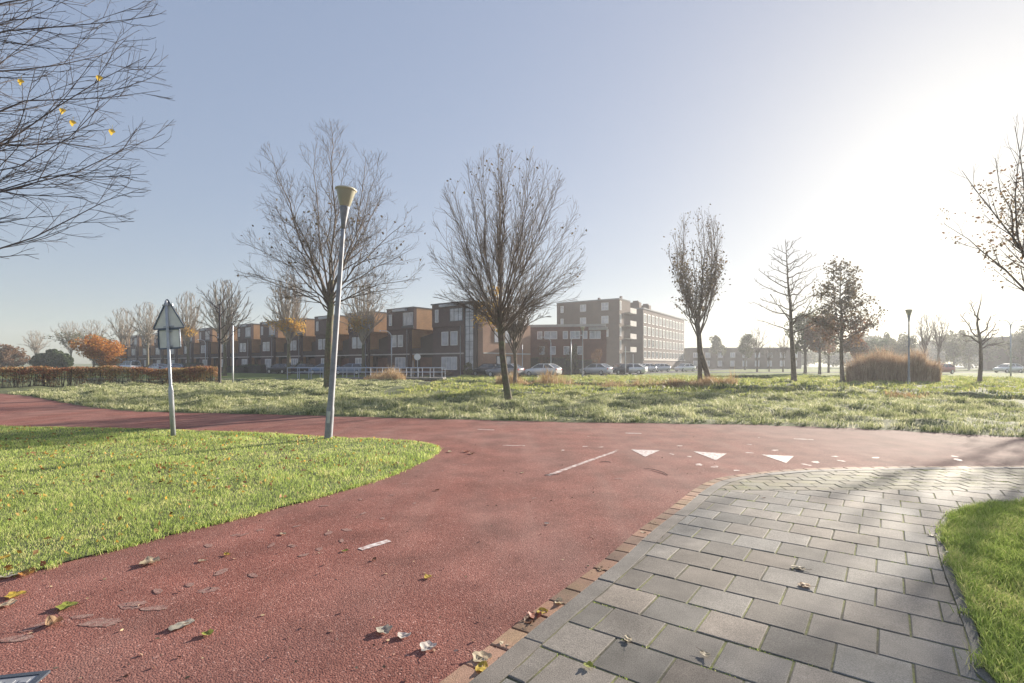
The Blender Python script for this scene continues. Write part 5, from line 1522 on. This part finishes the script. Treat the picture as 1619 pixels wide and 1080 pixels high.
for a in [
    (290, 990, .125, "grey", "large grey oval leaf lying alone on the red path at lower left", "oval", .35, 1.0),
    (238, 891, .13, "cream", "cream leaf with curled edge on the red path below the island lawn", "lobed", .7),
    (320, 888, .055, "cream", "small cream leaf with long stalk right of the curled cream leaf", "oval", .7),
    (85, 988, .11, "tan", "arched tan leaf near the lower left edge of the red path", "oval", 1.0),
    (107, 961, .11, "green", "yellow-green lobed leaf above the arched tan leaf", "lobed", .45),
    (12, 958, .11, "cream", "cream leaf cut by the left edge of the picture", "oval", .5),
    (25, 943, .11, "yellow", "yellow-green leaf at the left edge above the cream one", "lobed", .3),
    (42, 909, .13, "orange", "orange curled leaf where the island lawn meets the red path", "oval", .7),
    (14, 912, .12, "grey", "grey leaf left of the orange one on the lawn edge", "oval", .4),
    (328, 1004, .06, "green", "tiny green sprig-like leaf right of the large grey oval leaf", "lobed", .8),
    (607, 999, .09, "grey", "grey-tan leaf, left one of the three lower middle leaves", "lobed", .6),
    (638, 1007, .07, "white", "white leaf, middle one of the three lower middle leaves", "round", .35),
    (677, 1026, .09, "white", "white crumpled leaf, right one of the three lower middle leaves", "lobed", .7),
    (591, 886, .045, "brown", "small brown leaf below the short white dash", "oval", .7),
    (545, 872, .05, "green", "small yellow-green leaf left of the short white dash", "oval", .5),
    (677, 914, .06, "yellow", "small yellow-brown lobed leaf right of the short white dash", "lobed", .7),
    (865, 829, .045, "white", "small white leaf alone in the middle of the red path", "round", .5),
    (447, 845, .065, "cream", "cream leaf on the worn prints, left of centre on the red path", "oval", .5),
    (359, 878, .06, "yellow", "small yellow-brown leaf just below the island lawn edge", "oval", .6),
    (762, 1043, .1, "cream", "cream leaf lying on the gutter bricks at the bottom", "lobed", .5),
    (762, 1058, .09, "yellow", "yellow leaf under the cream leaf on the gutter bricks", "oval", .3),
    (798, 1022, .06, "cream", "small cream leaf between the kerb and the gutter bricks", "oval", .5),
    (846, 977, .08, "red", "reddish brown curled leaf on the gutter bricks", "lobed", .9),
    (837, 984, .07, "brown", "dark brown leaf left of the reddish curled leaf on the gutter bricks", "lobed", .8),
    (857, 969, .07, "yellow", "yellow leaf right beside the reddish curled leaf", "round", .4),
    (884, 954, .08, "cream", "cream leaf leaning on the kerb above the yellow one", "oval", .6),
    (950, 902, .07, "tan", "tan leaf on the gutter bricks midway along the kerb", "oval", .5),
    (1018, 843, .05, "cream", "cream leaf on the gutter bricks where the kerb starts to bend", "oval", .5),
    (993, 1017, .06, "cream", "cream leaf at a joint of the grey tiles near the kerb", "oval", .4, None, .02),
    (1114, 1040, .06, "cream", "cream leaf in the middle of the grey tiles at the bottom", "oval", .4, None, .02),
    (930, 1059, .05, "green", "yellow-green leaf at a tile joint near the bottom", "lobed", .5, None, .02),
    (1263, 902, .09, "cream", "flattened cream leaf on the grey tiles, upper of two", "oval", .05, None, .018),
    (1272, 930, .08, "tan", "flattened pale tan leaf on the grey tiles, lower of two", "lobed", .05, None, .018),
    (1502, 880, .06, "white", "small white leaf on the edging by the right hand lawn", "oval", .3, None, .035),
    (1473, 850, .07, "cream", "cream flat leaf on the tiles near the corner of the right hand lawn", "oval", .1, None, .02),
    (1207, 790, .04, "brown", "small brown leaf on the mossy stones by the kerb bend", "oval", .6, None, .02),
    (711, 715, .1, "cream", "pale leaf just off the tip of the island lawn", "oval", .5),
    (738, 715, .11, "red", "reddish leaf right of the pale one off the island tip", "lobed", .7),
    (746, 718, .1, "brown", "brown leaf touching the reddish one off the island tip", "lobed", .7),
    (690, 776, .06, "brown", "small dark leaf on the red path below the island tip", "oval", .6),
    (826, 748, .06, "cream", "small pale leaf left of the worn diagonal line", "oval", .4),
    (5, 893, .12, "yellow", "yellow leaf on the lawn blades at the left edge", "oval", .4, None, .05),
    (480, 750, .09, "tan", "tan leaf on the island lawn right of the lamp base shadow", "oval", .5, None, .05),
    (345, 763, .08, "cream", "cream leaf lying in the middle of the island lawn", "oval", .5, None, .05),
]:
    fallen(*a[:5], *(a[5:] if len(a) > 5 else ()))
def ground_twig(px0, py0, px1, py1, bend, label):
    a_ = Vector((*G(px0, py0), 0)); b_ = Vector((*G(px1, py1), 0)); n_ = (b_ - a_).orthogonal(); side = Vector((-(b_ - a_).y, (b_ - a_).x, 0)).normalized()
    m = MB(); c_ = (a_ + b_) / 2
    m.tube([a_ - c_ + Vector((0, 0, .006)), (b_ - a_) * -.2 + side * bend + Vector((0, 0, .012)), (b_ - a_) * .2 + side * bend + Vector((0, 0, .01)), b_ - c_ + Vector((0, 0, .006))], [.002, .0045, .0045, .003], 5)
    o = m.build("fallen_twig", M["twig_dark"], None, smooth=True); o.location = (c_.x, c_.y, .001); tag(o, label, "twig")
ground_twig(1018, 741, 1056, 752, .06, "curved dark twig on the red path below the first white triangle")
ground_twig(948, 731, 966, 731.5, .02, "short dark twig beside the worn diagonal line")
ground_twig(860, 752, 884, 751, .02, "dark twig at the lower end of the worn diagonal line")

M["scrap"] = mat("dry_leaf_scraps", (.3, .2, .13), .8, island=.7)
# leaf litter in the lawn
r_ = np.random.default_rng(91); n = 9000
x = r_.uniform(-20, -.8, n); y = r_.uniform(2.5, 14, n); k = inside(list(ISLC) + [(-60, -7)], x, y) & in_view(x, y) & (r_.uniform(0, 1, n) < .12 + 1.2 * nz2(x, y, 2.2, 4) ** 2)
P = np.stack([x, y, np.full(n, .035) + r_.uniform(0, .02, n)], 1)[k]
h_ = len(P) // 2
o = leaf_cards("leaf_litter", P[:h_], .055, M["dead_leaf"], None, 92, .004); tag(o, "scattered small brown dead leaves among the island lawn grass", "leaf litter", kind="stuff")
o = leaf_cards("leaf_litter", P[h_:], .05, M["leaf_amber"], None, 93, .004); tag(o, "scattered small yellow dead leaves among the island lawn grass", "leaf litter", kind="stuff")

# scraps drifted against the lawn edge, the gutter and over the path
r_ = np.random.default_rng(191)
k = r_.choice(len(ISLC), 1500); C = ISLC[k] + r_.normal(0, .07, (1500, 2)); q = np.array([G(px_, py_) for px_, py_ in zip(r_.uniform(-150, 1150, 420), 690 + 400 * r_.uniform(0, 1, 420) ** 1.6)])
kk = r_.choice([i for i, p in enumerate(KC) if -1 < p[0] < 4], 260); C2 = offset(KC, .1)[kk] + r_.normal(0, .05, (260, 2))
q = q[(inside(path_poly, q[:, 0], q[:, 1])) & ~inside(pave, q[:, 0], q[:, 1])]
PP = np.concatenate([C, q, C2]); PP = PP[in_view(PP[:, 0], PP[:, 1])]; P = np.column_stack([PP, np.full(len(PP), .013)])
o = leaf_cards("leaf_scraps", P, .026, M["scrap"], None, 192, .001); o.scale = (1, 1, .5); tag(o, "tiny dry leaf scraps along the lawn edge, the gutter and on the red path", "leaf litter", kind="stuff")
# moss and weeds in the joints
r_ = np.random.default_rng(95); n = 4200
x = r_.uniform(0, 9, n); y = r_.uniform(2.4, 8.2, n); k = inside(pave, x, y) & (r_.uniform(0, 1, n) < np.clip((y - 3.5) / 3, .25, 1) * (nz2(x, y, 1.3, 6) > .45))
u = np.round(((x - .7248) * e1[1] * 1 + (y - 3.77) * -e1[0]) / .3375)
xx = x + (u * .3375 - ((x - .7248) * e1[1] + (y - 3.77) * -e1[0])) * e1[1]; yy = y + (u * .3375 - ((x - .7248) * e1[1] + (y - 3.77) * -e1[0])) * -e1[0]
xx, yy = np.repeat(xx[k], 26), np.repeat(yy[k], 26)
xx = xx + r_.normal(0, .02, len(xx)); yy = yy + r_.normal(0, .012, len(yy))
o = blades("joint_moss", xx, yy, np.full(len(xx), .006), .0085, .005, 1.2, M["grass_lawn"], 96); tag(o, "low moss and tiny weeds in the paving joints", "moss", kind="stuff")
# edge weeds at the lawn edging and a tuft by the drain
k = rng.choice(len(LAWN_R), 90); C = LAWN_R[k]; C = np.repeat(C, 60, 0) + r_.normal(0, .03, (len(k) * 60, 2))
o = blades("edging_weeds", C[:, 0], C[:, 1], np.full(len(C), .02), .045, .0045, 1.3, M["grass_lawn"], 97); tag(o, "grass blades creeping over the concrete edging of the right hand lawn", "grass", kind="stuff")

# drain cover cut by the bottom left corner
x, y = G(80, 1064)
r = empty("drain_cover", (x, y, .004), R(12), "grey metal drain cover with dark frame set in the red path, bottom left corner", "drain cover")
m = MB(); m.box(-.45, 0, -.34, -.31, 0, .012); m.box(-.45, 0, -.03, 0, 0, .012); m.box(-.03, 0, -.31, -.03, 0, .012); m.box(-.45, -.42, -.31, -.03, 0, .012); m.build("frame", M["dark_frame"], r)
m = MB(); m.box(-.418, -.032, -.308, -.032, 0, .008)
for i in range(6):
    for j in range(4): m.box(-.4 + i * .062, -.362 + i * .062, -.29 + j * .066, -.26 + j * .066, .008, .011)
m.build("lid", M["galv_dull"], r)

# ------------------------------------------------------------------ haze
hz = MB(); hz.box(-260, 300, -30, 330, -2.0, 18.5)
hm = bpy.data.materials.new("haze_air"); hm.use_nodes = True; nt = hm.node_tree
for n_ in list(nt.nodes):
    if n_.type == 'BSDF_PRINCIPLED': nt.nodes.remove(n_)
pv = nt.nodes.new("ShaderNodeVolumePrincipled"); pv.inputs["Color"].default_value = (.9, .93, 1, 1); pv.inputs["Density"].default_value = .0009; pv.inputs["Anisotropy"].default_value = .35
nt.links.new(pv.outputs[0], [n_ for n_ in nt.nodes if n_.type == 'OUTPUT_MATERIAL'][0].inputs["Volume"])
o = hz.build("haze", hm); tag(o, "thin morning haze over the whole place", "haze", kind="stuff")
